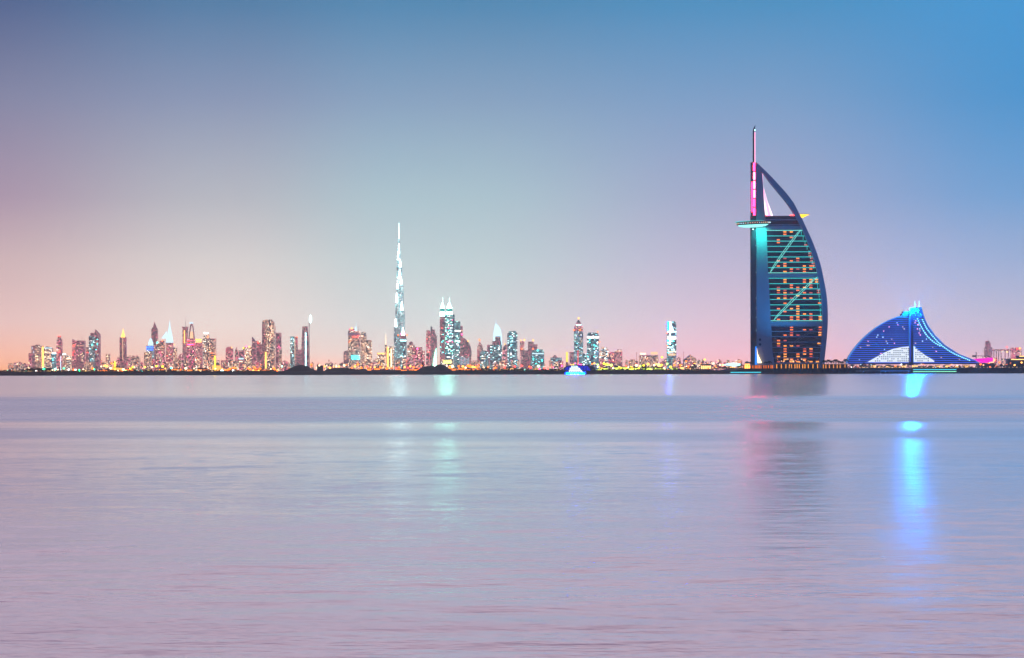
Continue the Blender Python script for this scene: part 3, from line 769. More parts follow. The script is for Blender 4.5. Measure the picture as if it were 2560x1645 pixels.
# --- clock tower group
t_ = T('apartment_tower', 'brown striped block below the blue banded tower', 370, 10400, 'building'); t_.box('body', 361, 379, 880.5, mat='facade_warm', col='brown').wins(10, 362, 378, 884, 918, WW)
t_ = T('office_tower', 'tower with blue light band and white glowing roof', 376, 10900); t_.box('body', 367, 385, 864, mat='facade_cool', col='grey').band(367.5, 384, 867, 870, 'blue').band(367.5, 384, 873, 875, 'blue').lathe('roof_light', 377, [(7, 864), (6, 856), (2, 846)], 'softice', n=8)
t_ = T('clock_tower', 'brown clock tower with steep pointed roof', 387, 11300); t_.box('shaft', 381.5, 393, 848, mat='facade_dim', col='brown'); t_.box('clock_stage', 379.3, 394.6, 824, 848.1, mat='facade_dim', col='brown')
t_.lathe('clock_face', 0, [(0.1, 833)], 'softwarm') if False else t_.band(384, 391, 829, 836, 'concrete', 'clock_face'); t_.lathe('roof', 387, [(7.6, 824), (4.8, 819), (2.2, 812), (0.4, 804)], 'facade_dim', 'plum', 4)
t_ = T('hotel_tower', 'dark brown tower with cyan side light between clock and white spires', 401, 10700); t_.box('body', 392, 412, 858, mat='facade_warm', col='brown').box('upper_step', 400, 411, 852, 858.1, mat='facade_dim', col='mauve').lamp(394, 857, 'cyan', 2.4).lamp(407, 852, 'orange', 1.6)
t_.box('annex', 397, 415, 876, mat='facade_pink', col='rose', yo=-30).wins(12, 398, 414, 880, 916, PK)
t_ = T('pyramid_tower', 'tower crowned by a white glowing pyramid and tall spire', 424.5, 10800); t_.box('body', 416, 433, 856.5, mat='facade_pink', col='rose').wins(16, 417, 432, 860, 912, PK + ('red',))
t_.lathe('pyramid', 424.5, [(8, 856.5), (7, 846), (4, 830), (1.6, 816), (0.5, 803)], 'glow_softice', n=4).pole('spire', 424, 799, 812, 0.9, 'softice')
t_.poly('sail_wing', [(404, 846), (417, 828), (419, 846)], 'glow_softice', dep=8)
t_ = T('apartment_tower', 'narrow pink tower just past the white pyramid', 438, 10900); t_.box('body', 433, 443, 869, mat='facade_warm', col='stone').lamp(436.5, 862, 'amber', 1.4).wins(5, 434, 442, 874, 912, WW)
t_ = T('apartment_block', 'stepped pink block under the arch-topped tower', 451, 10200, 'building'); t_.poly('body', [(447, 890), (451, 886), (456, 884), (460, 892), (460, BOT), (447, BOT)], 'facade_pink', 'rose').wins(6, 448, 459, 894, 918, PK)
# --- arch-topped group
t_ = T('office_tower', 'tall rose tower with flat cap and thin mast', 463.5, 11000); t_.box('body', 457, 470, 819, mat='facade_dim', col='rose').box('cap', 456, 470.6, 816.8, 819.2, col='plum').band(461, 463, 826, 858, 'amber', 'light_strip').pole('mast', 464.5, 792, 817, 1.3)
t_ = T('arch_tower', 'tower with tall parabolic arch crown and magenta lit body', 479.5, 10500); t_.box('body', 468, 488, 846, mat='facade_pink', col='plum').band(469, 486, 860.5, 862.5, 'blaze_pink').wins(10, 469, 478, 848, 858, ('red', 'orange', 'pink_room'), 2.4, 1.8).wins(12, 469, 487, 866, 912, PK + ('pink',))
arch = [(472 + 15 * k / 12, 807 + 39 * abs(2 * k / 12 - 1) ** 2.2) for k in range(13)]
inner = [(475 + 9.4 * k / 12, 813 + 33 * abs(2 * k / 12 - 1) ** 2.2) for k in range(13)]
t_.poly('arch_frame', arch + inner[::-1], 'facade_dim', 'slate', 16); t_.poly('lit_lobby', [(474, 846), (484, 846), (483.5, 829), (474.5, 829)], 'glow_softwarm', dep=10); t_.band(474.5, 484, 806, 809, 'softice', 'crown_light', 3)
t_ = T('office_tower', 'pink tower with glittering yellow crown beside the arch', 496, 10700); t_.box('body', 487.5, 506, 853, mat='facade_pink', col='rose').band(488, 505, 848, 850.5, 'yellow', 'crown_light').band(488, 505, 853.5, 856, 'amber', 'crown_light').wins(10, 488, 505, 862, 912, OR)
t_ = T('curved_tower', 'pale tower with curved top and white roof glow', 512, 10900); t_.poly('body', [(507, 852), (509, 842), (513, 837), (520, 835.5), (524, 840), (524, BOT), (507, BOT)], 'facade_bright', 'pale').band(511, 522, 831, 835, 'white', 'crown_light').lamp(521, 842, 'orange', 1.8)
t_ = T('office_tower', 'square mauve tower with dark roof edge and orange lower floors', 530, 10400); t_.box('body', 517, 540, 848, mat='facade_warm', col='mauve').box('roof_edge', 516.5, 540.5, 846.6, 848.2, col='plum').wins(18, 518, 539, 872, 918, OR)
# --- tall notched tower group
t_ = T('apartment_tower', 'pink tower with yellow roof lamp left of the peaked block'.replace('left of', 'beside'), 574, 10600); t_.box('body', 565, 583, 871, mat='facade_pink', col='rose').box('roof_room', 567, 579, 867, 871.1, mat='facade_pink', col='rose').lamp(580, 869, 'amber', 1.6).wins(10, 566, 582, 880, 915, PK)
t_ = T('apartment_tower', 'peaked pink block carrying a small blue-white sign', 600, 10500, 'building'); t_.poly('body', [(588, 880), (591.5, 868), (594, 876), (611, 876), (611, BOT), (588, BOT)], 'facade_pink', 'rose').band(598, 610, 895, 898.5, 'softice', 'sign').band(597, 607, 903, 905, 'warmwhite', 'sign')
t_ = T('apartment_tower', 'tower with crown of yellow and pink lamps', 620, 10700); t_.box('body', 609, 632, 868, mat='facade_bright', col='rose').lamp(610, 870, 'yellow', 2).lamp(617, 866, 'pink', 2).lamp(625, 867, 'amber', 2.4).wins(16, 610, 631, 876, 910, PK)
t_ = T('blade_tower', 'mauve tower with knife-sharp slanted roof', 636, 10300); t_.poly('body', [(630.8, 842), (640.3, 854.5), (640.3, BOT), (630.8, BOT)], 'facade_dim', 'mauve')
t_ = T('office_tower', 'purple-topped tower with red roof lamps next to the notched giant', 650, 10500); t_.box('body', 640.3, 658, 860, mat='facade_dim', col='rose').box('crown', 640, 652, 852.5, 860.1, col='plum').lamp(646.5, 856, 'red', 2.4).lamp(650, 854, 'warmwhite', 1.8)
t_ = T('notched_tower', 'very tall mauve tower with notched roof and rounded shoulders', 672, 9900); t_.poly('west_wing', [(656, 814), (657.5, 801), (666, 801), (666, BOT), (656, BOT)], 'facade_dim', 'plum', 40, 6).band(658.5, 664, 802.4, 804, 'softwarm')
t_.poly('body', [(664, 799.5), (681, 799), (682, 803), (685, 804), (687, 812), (688.5, 822), (688.5, BOT), (664, BOT)], 'facade_warm', 'mauve', 52).wins(24, 667, 687, 816, 856, WW, 1.8, 2.2).band(664.2, 668, 880, 921, 'amber', 'light_strip')
t_ = T('slab_tower', 'plain grey-mauve slab beside the notched giant', 696, 10200); t_.box('body', 688.6, 703.5, 832, mat='facade_dim', col='mauve').wins(6, 693, 703, 862, 880, ('pink_room', 'pink')); t_.box('annex', 699, 706, 874, mat='facade_warm', col='rose', yo=-26)
t_ = T('office_tower', 'dark tower with red-edged twin slab behind', 735, 10400); t_.box('body', 726, 737, 841, mat='facade_cool', col='slate').wins(12, 727, 736, 848, 892, CC + ('softwarm',)); t_.box('east_slab', 737.2, 744.5, 842, mat='facade_pink', col='rose').band(736.6, 738, 842, 900, 'softwarm', 'light_strip').lamp(743, 843, 'orange', 1.4)
t_ = T('office_block', 'plain grey block at the foot of the tapered tower', 746.5, 10100, 'building'); t_.box('body', 739.5, 754, 874, mat='facade_dim', col='grey')
t_ = T('tapered_tower', 'tapered violet-grey tower with long white light strip', 764, 9800); t_.poly('body', [(757, 816), (769, 816), (771.5, 840), (774.5, BOT), (753, BOT), (755.5, 840)], 'facade_dim', 'slate', 34).band(764, 766.6, 832, 920, 'ice', 'light_strip')
t_ = T('tower_crane', 'thin crane carrying a bright white floodlight beside tapered tower', 774, 9700, 'crane'); t_.pole('mast', 773.4, 814, BOT, 1.4, 'dark_metal', 1.2).pole('jib', 773.2, 806, 816, 2.2, 'dark_metal', 1.6)
t_.lathe('floodlight', 776.5, [(0.6, 808), (3.0, 803), (3.4, 797), (2.4, 791), (0.5, 787)], 'ice', n=10)
# --- around the supertall spire
t_ = T('office_tower', 'curved grey block at the shoulder of the purple banded tower', 865, 10600, 'building'); t_.poly('body', [(859.5, 880), (864, 877), (871, 875.5), (871, BOT), (859.5, BOT)], 'facade_dim', 'grey').wins(5, 862, 870, 888, 905, WW, 4, 1.6)
t_ = T('banded_tower', 'tower with purple crown bands, red lamps and two antennas', 885.5, 10300); t_.box('body', 871, 900.5, 828, mat='facade_warm', col='mauve').band(871.2, 900, 832, 839, 'facade_dim', 'crown_band').box('crown', 873, 887, 821.5, 828.1, mat='facade_pink', col='plum').lamp(880, 821, 'amber', 2.2)
t_.front = -24; t_.wins(6, 872, 879, 842, 858, ('warmwhite', 'red', 'orange')).lamp(885, 842, 'red', 1.8).lamp(892, 843, 'red', 1.8).lamp(897, 841, 'red', 1.6).pole('antenna', 891, 800, 828, 1.1, 'softice').pole('antenna', 897, 814, 828, 1.2)
t_.lathe('crown_light', 889, [(3.2, 828), (1.6, 817)], 'softice', n=6); t_.box('video_wall', 880, 900, 889, 898, 'cyan', dep=3, yo=-25)
t_ = T('round_top_tower', 'brown-grey tower with rounded shoulders behind the banded tower', 909, 10800); t_.poly('body', [(902, 838), (903.5, 832), (907, 830), (912, 830), (915.5, 833), (916.5, 840), (916.5, BOT), (902, BOT)], 'facade_warm', 'stone').wins(8, 904, 915, 846, 905, WW)
t_ = T('apartment_tower', 'pink tower dotted with orange windows below the round shoulders', 921.5, 10200); t_.box('body', 913, 930, 852, mat='facade_bright', col='rose').box('roof_room', 917, 928, 850, 852.1, col='plum').wins(16, 914, 929, 858, 915, OR)
t_ = T('low_hotel', 'low glowing orange block between pink tower and golden spire', 953, 10400, 'building'); t_.box('body', 943, 963, 882, mat='facade_bright', col='sand').band(944, 962, 882.5, 885, 'amber', 'crown_light').wins(8, 944, 962, 892, 915, OR)
t_ = T('golden_tower', 'golden floodlit tower with slim spire under the supertall', 973, 10000); t_.box('body', 966, 985, 866, mat='facade_bright', col='sand').band(968, 972, 868, 918, 'amber', 'light_strip').band(977, 980, 872, 916, 'warmwhite', 'light_strip').box('spire_base', 962, 967, 862, mat='facade_bright', col='sand').pole('spire', 964.8, 834, 862, 1.4, 'warmwhite')
# the supertall itself: stepped wings around a core
SD = 14600
t_ = T('supertall_tower', 'enormous stepped needle tower with white lit setbacks and long spire', 998, SD)
C['super'] = (0.34, 0.44, 0.48)
for nm, cx, prof in (('core', 998.3, [(8.0, BOT), (7.6, 860), (6.6, 800), (6.0, 740), (5.6, 690), (5.0, 660), (4.4, 640), (3.6, 622), (2.2, 611), (1.9, 598)]),
                     ('west_wing', 991.5, [(6.8, BOT), (6.8, 818)]), ('west_tier', 994.3, [(6.0, 820), (6.0, 760)]), ('west_tier', 996.2, [(4.4, 762), (4.2, 712)]),
                     ('east_wing', 1007, [(8.0, BOT), (7.6, 845)]), ('east_tier', 1006.6, [(6.4, 850), (6.2, 778)]), ('east_tier', 1004.4, [(5.2, 780), (5.2, 710)]),
                     ('front_wing', 999.5, [(6.0, BOT), (6.0, 800)]), ('west_tier', 995.3, [(3.4, 715), (3.2, 652)]), ('east_tier', 1002, [(4.6, 712), (4.4, 668)])):
    t_.lathe(nm, cx, prof, 'facade_super' if nm == 'core' or nm.endswith('tier') else 'facade_cool', 'super', 12, yo=-8 if nm.startswith('front') else (0 if nm == 'core' else -3))
t_.pole('spire', 998.2, 558, 598, 3.4, 'ice', 1.8)
for cx, w, y0, y1 in ((998.2, 4.0, 611, 622), (996, 5.0, 640, 650), (1001.5, 5.6, 652, 668), (1004, 7, 700, 710), (994.5, 5.5, 712, 722), (1000, 10, 688, 697), (992.4, 5.5, 735, 757), (1005, 7, 757, 776), (990, 7, 800, 817), (1008, 8, 822, 843), (1000, 4, 676, 686), (998, 6, 628, 634)):
    t_.lathe('setback_light', cx, [(w * 0.5, y1), (w * 0.38, (y0 + y1) / 2), (w / 6, y0 - 3)], 'blaze_white', n=8, yo=-16)
for y in (714, 716, 783, 790, 822):
    t_.lathe('mechanical_floor', 1003 if y < 800 else 991, [(6.6, y + 1.0), (6.6, y)], 'glow_softice' if y in (714, 783) else 'facade_dim', 'slate', 12, yo=-3)
t_ = T('office_tower', 'grey tower with purple cap and red lamps before the supertall', 1008, 9900); t_.box('body', 1000, 1016.5, 846, mat='facade_cool', col='grey').band(1000.5, 1016, 850, 853, 'ice').wins(14, 1001, 1016, 886, 918, CC + ('softwarm',), 2.6, 2); t_.box('cap', 1000.5, 1015, 838.5, 846.1, col='plum').lamp(996, 838, 'orange', 2).lamp(1003, 835, 'pink', 2).lamp(1012, 834, 'pink', 2).lamp(1018, 838, 'orange', 2)
t_ = T('domed_tower', 'mauve block with a small dark dome on its corner', 1027, 10200, 'building'); t_.box('body', 1019, 1037, 862, mat='facade_warm', col='mauve').wins(10, 1020, 1036, 878, 910, CC + ('softwarm',), 4, 1.8); t_.lathe('dome', 1028, [(4, 862), (5.6, 859), (4.6, 856), (2, 854)], 'facade_dim', 'plum', 12)
t_ = T('apartment_block', 'wide pink stepped block with a red roof lamp', 1046, 9800, 'building'); t_.box('body', 1030, 1056, 868, mat='facade_pink', col='rose').lamp(1044, 872, 'pink', 2.6).box('lower_step', 1056, 1062, 877, mat='facade_pink', col='rose'); t_.front = -20; t_.wins(12, 1031, 1055, 880, 915, PK)
t_ = T('striped_tower', 'slim red striped tower with rounded top', 1071, 10000); t_.lathe('body', 1071, [(6, BOT), (6, 832), (4.6, 826)], 'facade_pink', 'rose', 10).wins(12, 1066, 1076, 834, 912, ('red', 'pink_room', 'softwarm'))
t_ = T('stepped_tower', 'grey-violet tower with roof falling away in steps', 1084.5, 10300); t_.poly('body', [(1077, 816), (1081, 817), (1082, 824), (1087, 824), (1088, 834), (1092.5, 840), (1092.5, BOT), (1077, BOT)], 'facade_dim', 'grey'); t_.poly('light_sweep', [(1088, 880), (1091, 870), (1092, 916), (1082, 916)], 'mint', dep=4, yo=-18)
# twin-spired tower
t_ = T('twin_spire_tower', 'dark teal twin tower with blazing white crown and two spires', 1118.5, 9300)
t_.box('west_tower', 1100, 1112.5, 790, mat='facade_dim', col='blue').wins(10, 1100.5, 1111, 800, 905, ('cyan', 'red', 'softice'))
t_.box('east_tower', 1113, 1137, 787, mat='facade_teal', col='blue', dep=40).wins(60, 1113.5, 1136, 796, 900, CC + ('mint',), 2.4, 1.6).wins(8, 1113.5, 1136, 796, 860, ('pink',), 2.4, 1.8)
for cx, hw, yb in ((1106.4, 5.6, 790), (1123.5, 7.6, 787)):
    t_.lathe('crown', cx, [(hw, yb), (hw, 780)], 'blaze_ice', n=4); t_.lathe('crown_window', cx, [(hw * 0.96, 780), (hw * 0.96, 771)], glow('teal_glass', (0, 190, 180), 0.8).name, n=4); t_.lathe('crown', cx, [(hw * 0.95, 771), (hw * 0.6, 766), (2.0, 758)], 'blaze_ice', n=4)
    t_.pole('spire', cx + 0.6, 744, 760, 1.6, 'ice')
t_.box('podium', 1104, 1134, 898, mat='facade_bright', col='ice', dep=20, yo=-34).band(1110, 1128, 902, 908, 'lime', 'entrance_light')
t_ = T('stepped_office', 'steel blue slab with white bands beside the twin spires', 1146, 9700); t_.box('body', 1137.2, 1151, 803, mat='facade_cool', col='blue').band(1137.6, 1151, 826, 829, 'white').band(1137.6, 1150, 851, 854, 'mint').wins(8, 1138, 1150, 856, 905, CC); t_.box('east_step', 1151, 1157, 815, mat='facade_dim', col='blue').band(1151.2, 1157, 826, 828, 'softwarm').lamp(1155, 836, 'pink', 2)
t_ = T('quarter_disc_building', 'grey-green glass building shaped like a quarter disc', 1163, 9600, 'building')
t_.poly('body', [(1147, BOT), (1152, 845)] + [(1152 + 27 * math.sin(a), 884 - 41 * math.cos(a)) for a in [math.pi / 2 * k / 12 for k in range(1, 13)]] + [(1178, 900), (1172, BOT)], 'facade_dim', 'teal', 40).lamp(1171, 853, 'amber', 2)
for k in range(7): t_.band(1150 + k * 3.6, 1150.7 + k * 3.6, 893 - 3 * math.sin(k), 912, 'softice', 'facade_fin', 1.0)
t_ = T('apartment_tower', 'pink tower with orange lamp on its peaked roof', 1200, 10600); t_.poly('body', [(1193, 868), (1197, 860), (1200, 852), (1203, 860), (1207.5, 866), (1207.5, BOT), (1193, BOT)], 'facade_pink', 'rose').lamp(1199, 850, 'orange', 2.4).wins(6, 1194, 1207, 872, 905, PK)
t_ = T('domed_block', 'grey block with low arched roof', 1210, 9900, 'building'); t_.poly('body', [(1200, BOT), (1200, 882), (1203, 878), (1210, 876), (1218, 878), (1221, 882), (1221, BOT)], 'facade_cool', 'grey').wins(8, 1201, 1220, 886, 915, CC + WW)
t_ = T('office_tower', 'faint pale tower standing behind the arched grey block', 1224, 11400); t_.box('body', 1218, 1231, 862, mat='facade_dim', col='pale').wins(5, 1218, 1226, 880, 905, CC)
t_ = T('white_crown_tower', 'blue stepped tower under a white glowing sail-shaped crown', 1240, 9800); t_.box('body', 1225, 1255, 862, mat='facade_cool', col='steel').wins(14, 1226, 1254, 866, 912, CC, 2.4, 1.8); t_.box('upper_step', 1231, 1253, 853, 862.1, mat='facade_dim', col='blue'); t_.box('top_step', 1238, 1251.5, 841, 853.1, mat='facade_dim', col='blue')
t_.poly('glowing_crown', [(1233, 852), (1234, 832), (1237, 815), (1239.5, 808), (1244, 812), (1251, 822), (1255, 838), (1255.5, 866), (1252, 860), (1250, 842), (1240, 840), (1237, 852)], 'softice', dep=14, yo=10).pole('spire', 1240, 798, 812, 1.6, 'softice')
t_ = T('apartment_tower', 'small stepped pink-grey tower leaning against the blue tower', 1262, 10100, 'building'); t_.poly('body', [(1256, 872), (1260, 866), (1264, 860), (1268, 864), (1268, BOT), (1256, BOT)], 'facade_pink', 'grey').lamp(1262, 860, 'amber', 1.6).wins(8, 1256.5, 1268, 876, 915, PK)
t_ = T('blue_tower', 'blue glass tower with shouldered roof and scattered white windows', 1281, 9600); t_.poly('body', [(1268.3, 834), (1272, 832), (1272, 828), (1290, 827.5), (1290, 830), (1293.5, 832), (1293.5, BOT), (1268.3, BOT)], 'facade_teal', 'blue', 34).wins(30, 1269, 1293, 838, 912, CC, 2.6, 1.6)
t_ = T('office_tower', 'pink tower with yellow crane lamps on its roof', 1305, 10400); t_.box('body', 1300, 1311, 853, mat='facade_pink', col='rose').lamp(1302, 851, 'amber', 1.8).lamp(1311, 850, 'amber', 2.2).lamp(1304, 872, 'orange', 2)
t_ = T('office_tower', 'plain grey block below the pink crane-lit tower', 1317, 9900, 'building'); t_.box('body', 1303, 1330, 876, mat='facade_dim', col='grey')
t_ = T('office_tower', 'violet stepped tower with orange corner lamps', 1332, 10600); t_.box('body', 1320, 1334, 854, mat='facade_dim', col='mauve').box('east_step', 1334, 1343.5, 861, mat='facade_dim', col='plum').lamp(1333, 851, 'amber', 2.2).lamp(1333, 872, 'orange', 2)
t_ = T('teal_building', 'bulky teal building with lit cornice line', 1343, 9700, 'building'); t_.poly('body', [(1327, 884), (1332, 876), (1340, 873), (1357, 873.5), (1360.5, 880), (1360.5, BOT), (1327, BOT)], 'facade_cool', 'teal', 40).band(1330, 1359, 883, 885.5, 'softice').lamp(1344, 876, 'cyan', 2).wins(10, 1329, 1359, 892, 915, ('cyan', 'softice'))
t_ = T('glass_pavilion', 'light blue stepped block standing alone over the orange lamps', 1390, 9800, 'building'); t_.box('body', 1376, 1404.5, 894, mat='facade_cool', col='ice').poly('roof_step', [(1381, 894), (1384, 889), (1387, 887), (1391, 890), (1394, 894)], 'facade_dim', 'ice', 20)
t_ = T('lit_pylon', 'slim yellow glowing pylon beside the teal-domed tower', 1417.5, 9200, 'pylon'); t_.lathe('shaft', 1417.5, [(2.6, 906), (2.4, 880)], glow('pylon_yellow', (255, 235, 60), 1.6).name, n=8).lathe('base', 1417.5, [(4, BOT), (2.8, 905)], 'facade_dim', 'sand', n=8)
t_ = T('residential_tower', 'pale blue-grey block in front of the teal-domed tower', 1430, 9700, 'building'); t_.box('body', 1424, 1436, 880, mat='facade_dim', col='ice')
t_ = T('domed_spire_tower', 'mauve tower with pointed teal dome, red collar and tip lamp', 1446.5, 9500); t_.box('body', 1435, 1458, 828, mat='facade_cool', col='mauve').wins(34, 1436, 1457, 832, 895, ('softice', 'softwarm', 'softice'), 1.8, 1.5); t_.box('collar', 1435.6, 1457.6, 816, 828.1, mat='facade_pink', col='rose').lamp(1434.6, 825, 'orange', 2).lamp(1450, 825, 'orange', 2.2)
t_.lathe('dome', 1446.5, [(9.4, 816), (8.6, 812), (6, 806), (2.6, 802), (0.8, 799)], 'facade_dim', 'teal', 8); t_.front = -18; t_.band(1440, 1453, 811, 813.5, 'ice', 'crown_light').lamp(1446.5, 796, 'amber', 2.4, 'tip_lamp')
t_ = T('lit_mast', 'red lit lattice mast before the teal-domed tower', 1445, 8800, 'mast'); t_.pole('shaft', 1445, 876, 915, 3.2, glow('mast_red', (255, 80, 60), 1.6).name, 2.4)
t_ = T('teal_block', 'small teal block wedged between the two tallest towers here'.replace(' here', ' by the yacht'), 1462.5, 9600, 'building'); t_.box('body', 1458.3, 1466.5, 884, mat='facade_cool', col='teal').wins(6, 1458.6, 1466, 890, 912, CC, 2.6, 1.6)
t_ = T('blue_tower', 'blue tower with white light band under its chamfered roof', 1482, 9400); t_.poly('body', [(1467.5, 838), (1471, 831.5), (1493, 831.5), (1497, 838), (1497, BOT), (1467.5, BOT)], 'facade_teal', 'blue', 36).band(1468, 1496.6, 841, 845.5, 'white').wins(26, 1468, 1496, 849, 912, ('cyan', 'softice', 'white'), 3, 1.6).lamp(1494, 830, 'orange', 1.8).lamp(1498, 855, 'orange', 2)
t_ = T('office_block', 'white-green lit block with jagged roofline', 1510, 9900, 'building'); t_.poly('body', [(1498, 878), (1503, 876), (1504, 868), (1514, 867), (1520.5, 874), (1520.5, BOT), (1498, BOT)], 'facade_bright', 'ice').wins(10, 1499, 1520, 870, 905, CC, 3, 2)
t_ = T('apartment_block', 'plain pink block behind the yellow waterfront lights', 1528, 10100, 'building'); t_.box('body', 1521, 1536.5, 880, mat='facade_pink', col='rose').wins(6, 1522, 1535, 884, 896, OR)
t_ = T('apartment_block', 'pink block with two round roof tanks', 1546, 9900, 'building'); t_.box('body', 1536.8, 1555.5, 878, mat='facade_pink', col='rose').lathe('roof_tank', 1545, [(2, 878), (2, 874), (1, 873)], 'facade_dim', 'plum').lathe('roof_tank', 1552.5, [(1.8, 878), (1.8, 874.5), (1, 873.5)], 'facade_dim', 'plum').band(1538, 1555, 877.2, 878.6, 'warmwhite', 'crown_light')
t_ = T('low_mall', 'long low pink building with white signs on its roof', 1622, 9500, 'building'); t_.box('body', 1598, 1645, 890, mat='facade_warm', col='rose').band(1600, 1613, 882.5, 886.5, 'warmwhite', 'sign').band(1626, 1643, 880, 886.5, 'softwarm', 'sign'); t_.box('sign_frame', 1599, 1644, 888, 890.1, col='rose')
t_ = T('blue_sail_tower', 'blue and white lit tower with a sail figure on its glass face', 1678.5, 9300); t_.box('body', 1667.5, 1690, 803.5, mat='facade_teal', col='steel', dep=44).band(1668, 1672.6, 805, 827, 'blaze_blue', 'blue_panel').band(1672.8, 1675.6, 804, 862, 'white', 'light_strip').band(1668, 1689.5, 828, 831, 'ice').band(1668, 1689, 841, 848, 'white').band(1668, 1672, 849, 855, 'blaze_blue', 'blue_panel')
t_.poly('sail_figure', [(1675.8, 806), (1682, 822), (1684, 828), (1675.8, 828)], 'ice', dep=2, yo=-23.5); t_.front = -22; t_.wins(24, 1668, 1689, 852, 886, CC + ('cyan',), 3.4, 2).band(1669, 1689, 878, 880, 'warmwhite').band(1670, 1688, 884, 889, 'softwarm', 'entrance_light').lamp(1666.5, 833, 'orange', 1.8).lamp(1667, 864, 'orange', 1.6)
t_ = T('low_dome_hall', 'broad pyramid-roofed hall in the pink haze', 1725, 9600, 'building'); t_.poly('body', [(1708, 900), (1716, 894), (1722, 889), (1725, 887), (1729, 890), (1737, 895), (1742, 902), (1742, BOT), (1708, BOT)], 'facade_warm', 'rose', 60).wins(6, 1716, 1735, 894, 906, WW, 4, 1.5)
t_ = T('faint_tower', 'lone hazy mauve tower past the wave hotel', 2470, 13200); t_.box('body', 2461, 2479.5, 868, mat='facade_dim', col='mauve').box('upper_step', 2463.5, 2476, 856, 868.1, mat='facade_dim', col='mauve').box('cap', 2464, 2473, 852, 856.1, mat='facade_dim', col='plum')
t_ = T('office_tower', 'mauve-pink block with yellow lamp at the picture edge'.replace('at the picture edge', 'past the long rail viaduct'), 2540, 11000, 'building'); t_.box('body', 2528, 2552, 869, mat='facade_pink', col='mauve').lamp(2540, 872, 'red', 1.6).lamp(2547, 871, 'amber', 2.4).wins(6, 2529, 2551, 874, 890, PK)
t_ = T('viaduct', 'long pink elevated viaduct on arched piers in the haze', 2503, 10800, 'viaduct'); t_.box('deck', 2479, 2527, 873, 877, mat='facade_pink', col='rose', dep=12)
for x in (2484, 2490, 2496, 2502, 2512, 2520): t_.box('pier', x, x + 1.6, 877, BOT, col='rose', dep=8)
t_.lamp(2517, 868, 'red', 1.8).lamp(2504, 879, 'warmwhite', 1.4).lamp(2517, 880, 'amber', 2)
# hazier low blocks that fill the foot of the skyline
LOWZ = [(20, 72, 905, 918, 9, 'far low block in orange haze beyond the dark shore trees', 12500), (160, 300, 893, 908, 14, 'low warm lit block among the towers of the far cluster', 11000), (318, 560, 892, 910, 24, 'low pink-orange block at the foot of the spired towers', 10500),
        (545, 730, 900, 912, 14, 'low orange lit block at the foot of the notched giant', 10000), (780, 862, 905, 914, 6, 'tiny low block behind the sand mounds', 9600), (900, 1060, 888, 908, 18, 'low glowing block around the supertall needle', 10200),
        (1170, 1300, 895, 908, 12, 'low pink block between the quarter disc and blue tower', 9800), (1340, 1440, 900, 912, 7, 'low block behind the moored blue yacht', 9400), (1500, 1700, 893, 908, 20, 'low pink block behind the yellow waterfront lights', 9600), (1700, 1850, 896, 910, 14, 'low pink villa block before the sail tower', 8200), (2440, 2560, 892, 905, 8, 'low hazy block past the wave hotel', 9500)]
rz = random.Random(77)
NTH = ('first second third fourth fifth sixth seventh eighth ninth tenth eleventh twelfth thirteenth fourteenth fifteenth sixteenth seventeenth eighteenth nineteenth twentieth twenty-first twenty-second twenty-third twenty-fourth').split()
for xa, xb, ya, yb, cnt, lab, d in LOWZ:
    for k in range(cnt):
        x0 = xa + (xb - xa) * (k + rz.uniform(-.3, .3)) / cnt; w = rz.uniform(6, 15); y0 = rz.uniform(ya, yb)
        t_ = T('low_rise', f'{NTH[k]} {lab}', x0 + w / 2, d * rz.uniform(0.93, 1.08), 'building', 'low blocks under the skyline')
        t_.box('body', x0, x0 + w, y0, mat=rz.choice(('facade_warm', 'facade_pink', 'facade_bright', 'facade_warm')), col=rz.choice(('rose', 'rose', 'sand', 'stone', 'mauve')))
        t_.wins(rz.randrange(2, 5), x0, x0 + w, y0 + 2, y0 + 14, PK + ('orange',), 1.8, 1.4)
        if rz.random() < 0.5: t_.box('roof_room', x0 + w * 0.3, x0 + w * 0.65, y0 - rz.uniform(1.2, 3), y0 + 0.1, mat='facade_dim', col='rose')

# ================================================================== the shore
ORD = ('first second third fourth fifth sixth seventh eighth ninth tenth eleventh twelfth thirteenth fourteenth fifteenth sixteenth seventeenth eighteenth nineteenth twentieth').split()
ORD += ['twenty-' + w for w in ORD[:9]] + ['thirtieth'] + ['thirty-' + w for w in ORD[:9]] + ['fortieth'] + ['forty-' + w for w in ORD[:9]] + ['fiftieth'] + ['fifty-' + w for w in ORD[:9]]


def W3(px, py, d):
    """world point of a photo pixel at distance d"""
    f = Frame(px, d); return Vector((f.X, d, f.z(py)))


def ground_at(px, d):
    return BREAK_Z if (px > 1785 and d < 3520) else GROUND


BREAK_Z = 7.2
# raised sea wall and island on which the two hotels' gardens lie
xs = [W3(1780, 930, 3240).x + k * 3.0 for k in range(0, 460)]
rl = random.Random(8); rows = []
for k, (dy, z) in enumerate(((2, -1.0), (6, 1.2), (11, 3.0), (16, 5.2), (20, 6.8), (26, BREAK_Z), (290, BREAK_Z), (300, GROUND - 0.3))):
    rows.append([(x, SHORE - 6 + dy + (rl.uniform(-1.2, 1.2) if 0 < k < 5 else 0), -1.0 + (z + 1.0) * min(1.0, i / 14.0) + (rl.uniform(-.5, .5) if 0 < k < 5 else 0)) for i, x in enumerate(xs)])
n = len(xs); bk = MB()
bk.add([p for r_ in rows for p in r_], [(j * n + i, j * n + i + 1, (j + 1) * n + i + 1, (j + 1) * n + i) for j in range(len(rows) - 1) for i in range(n - 1)])
tag(bk.build('land', MATS['rock']), kind='structure')


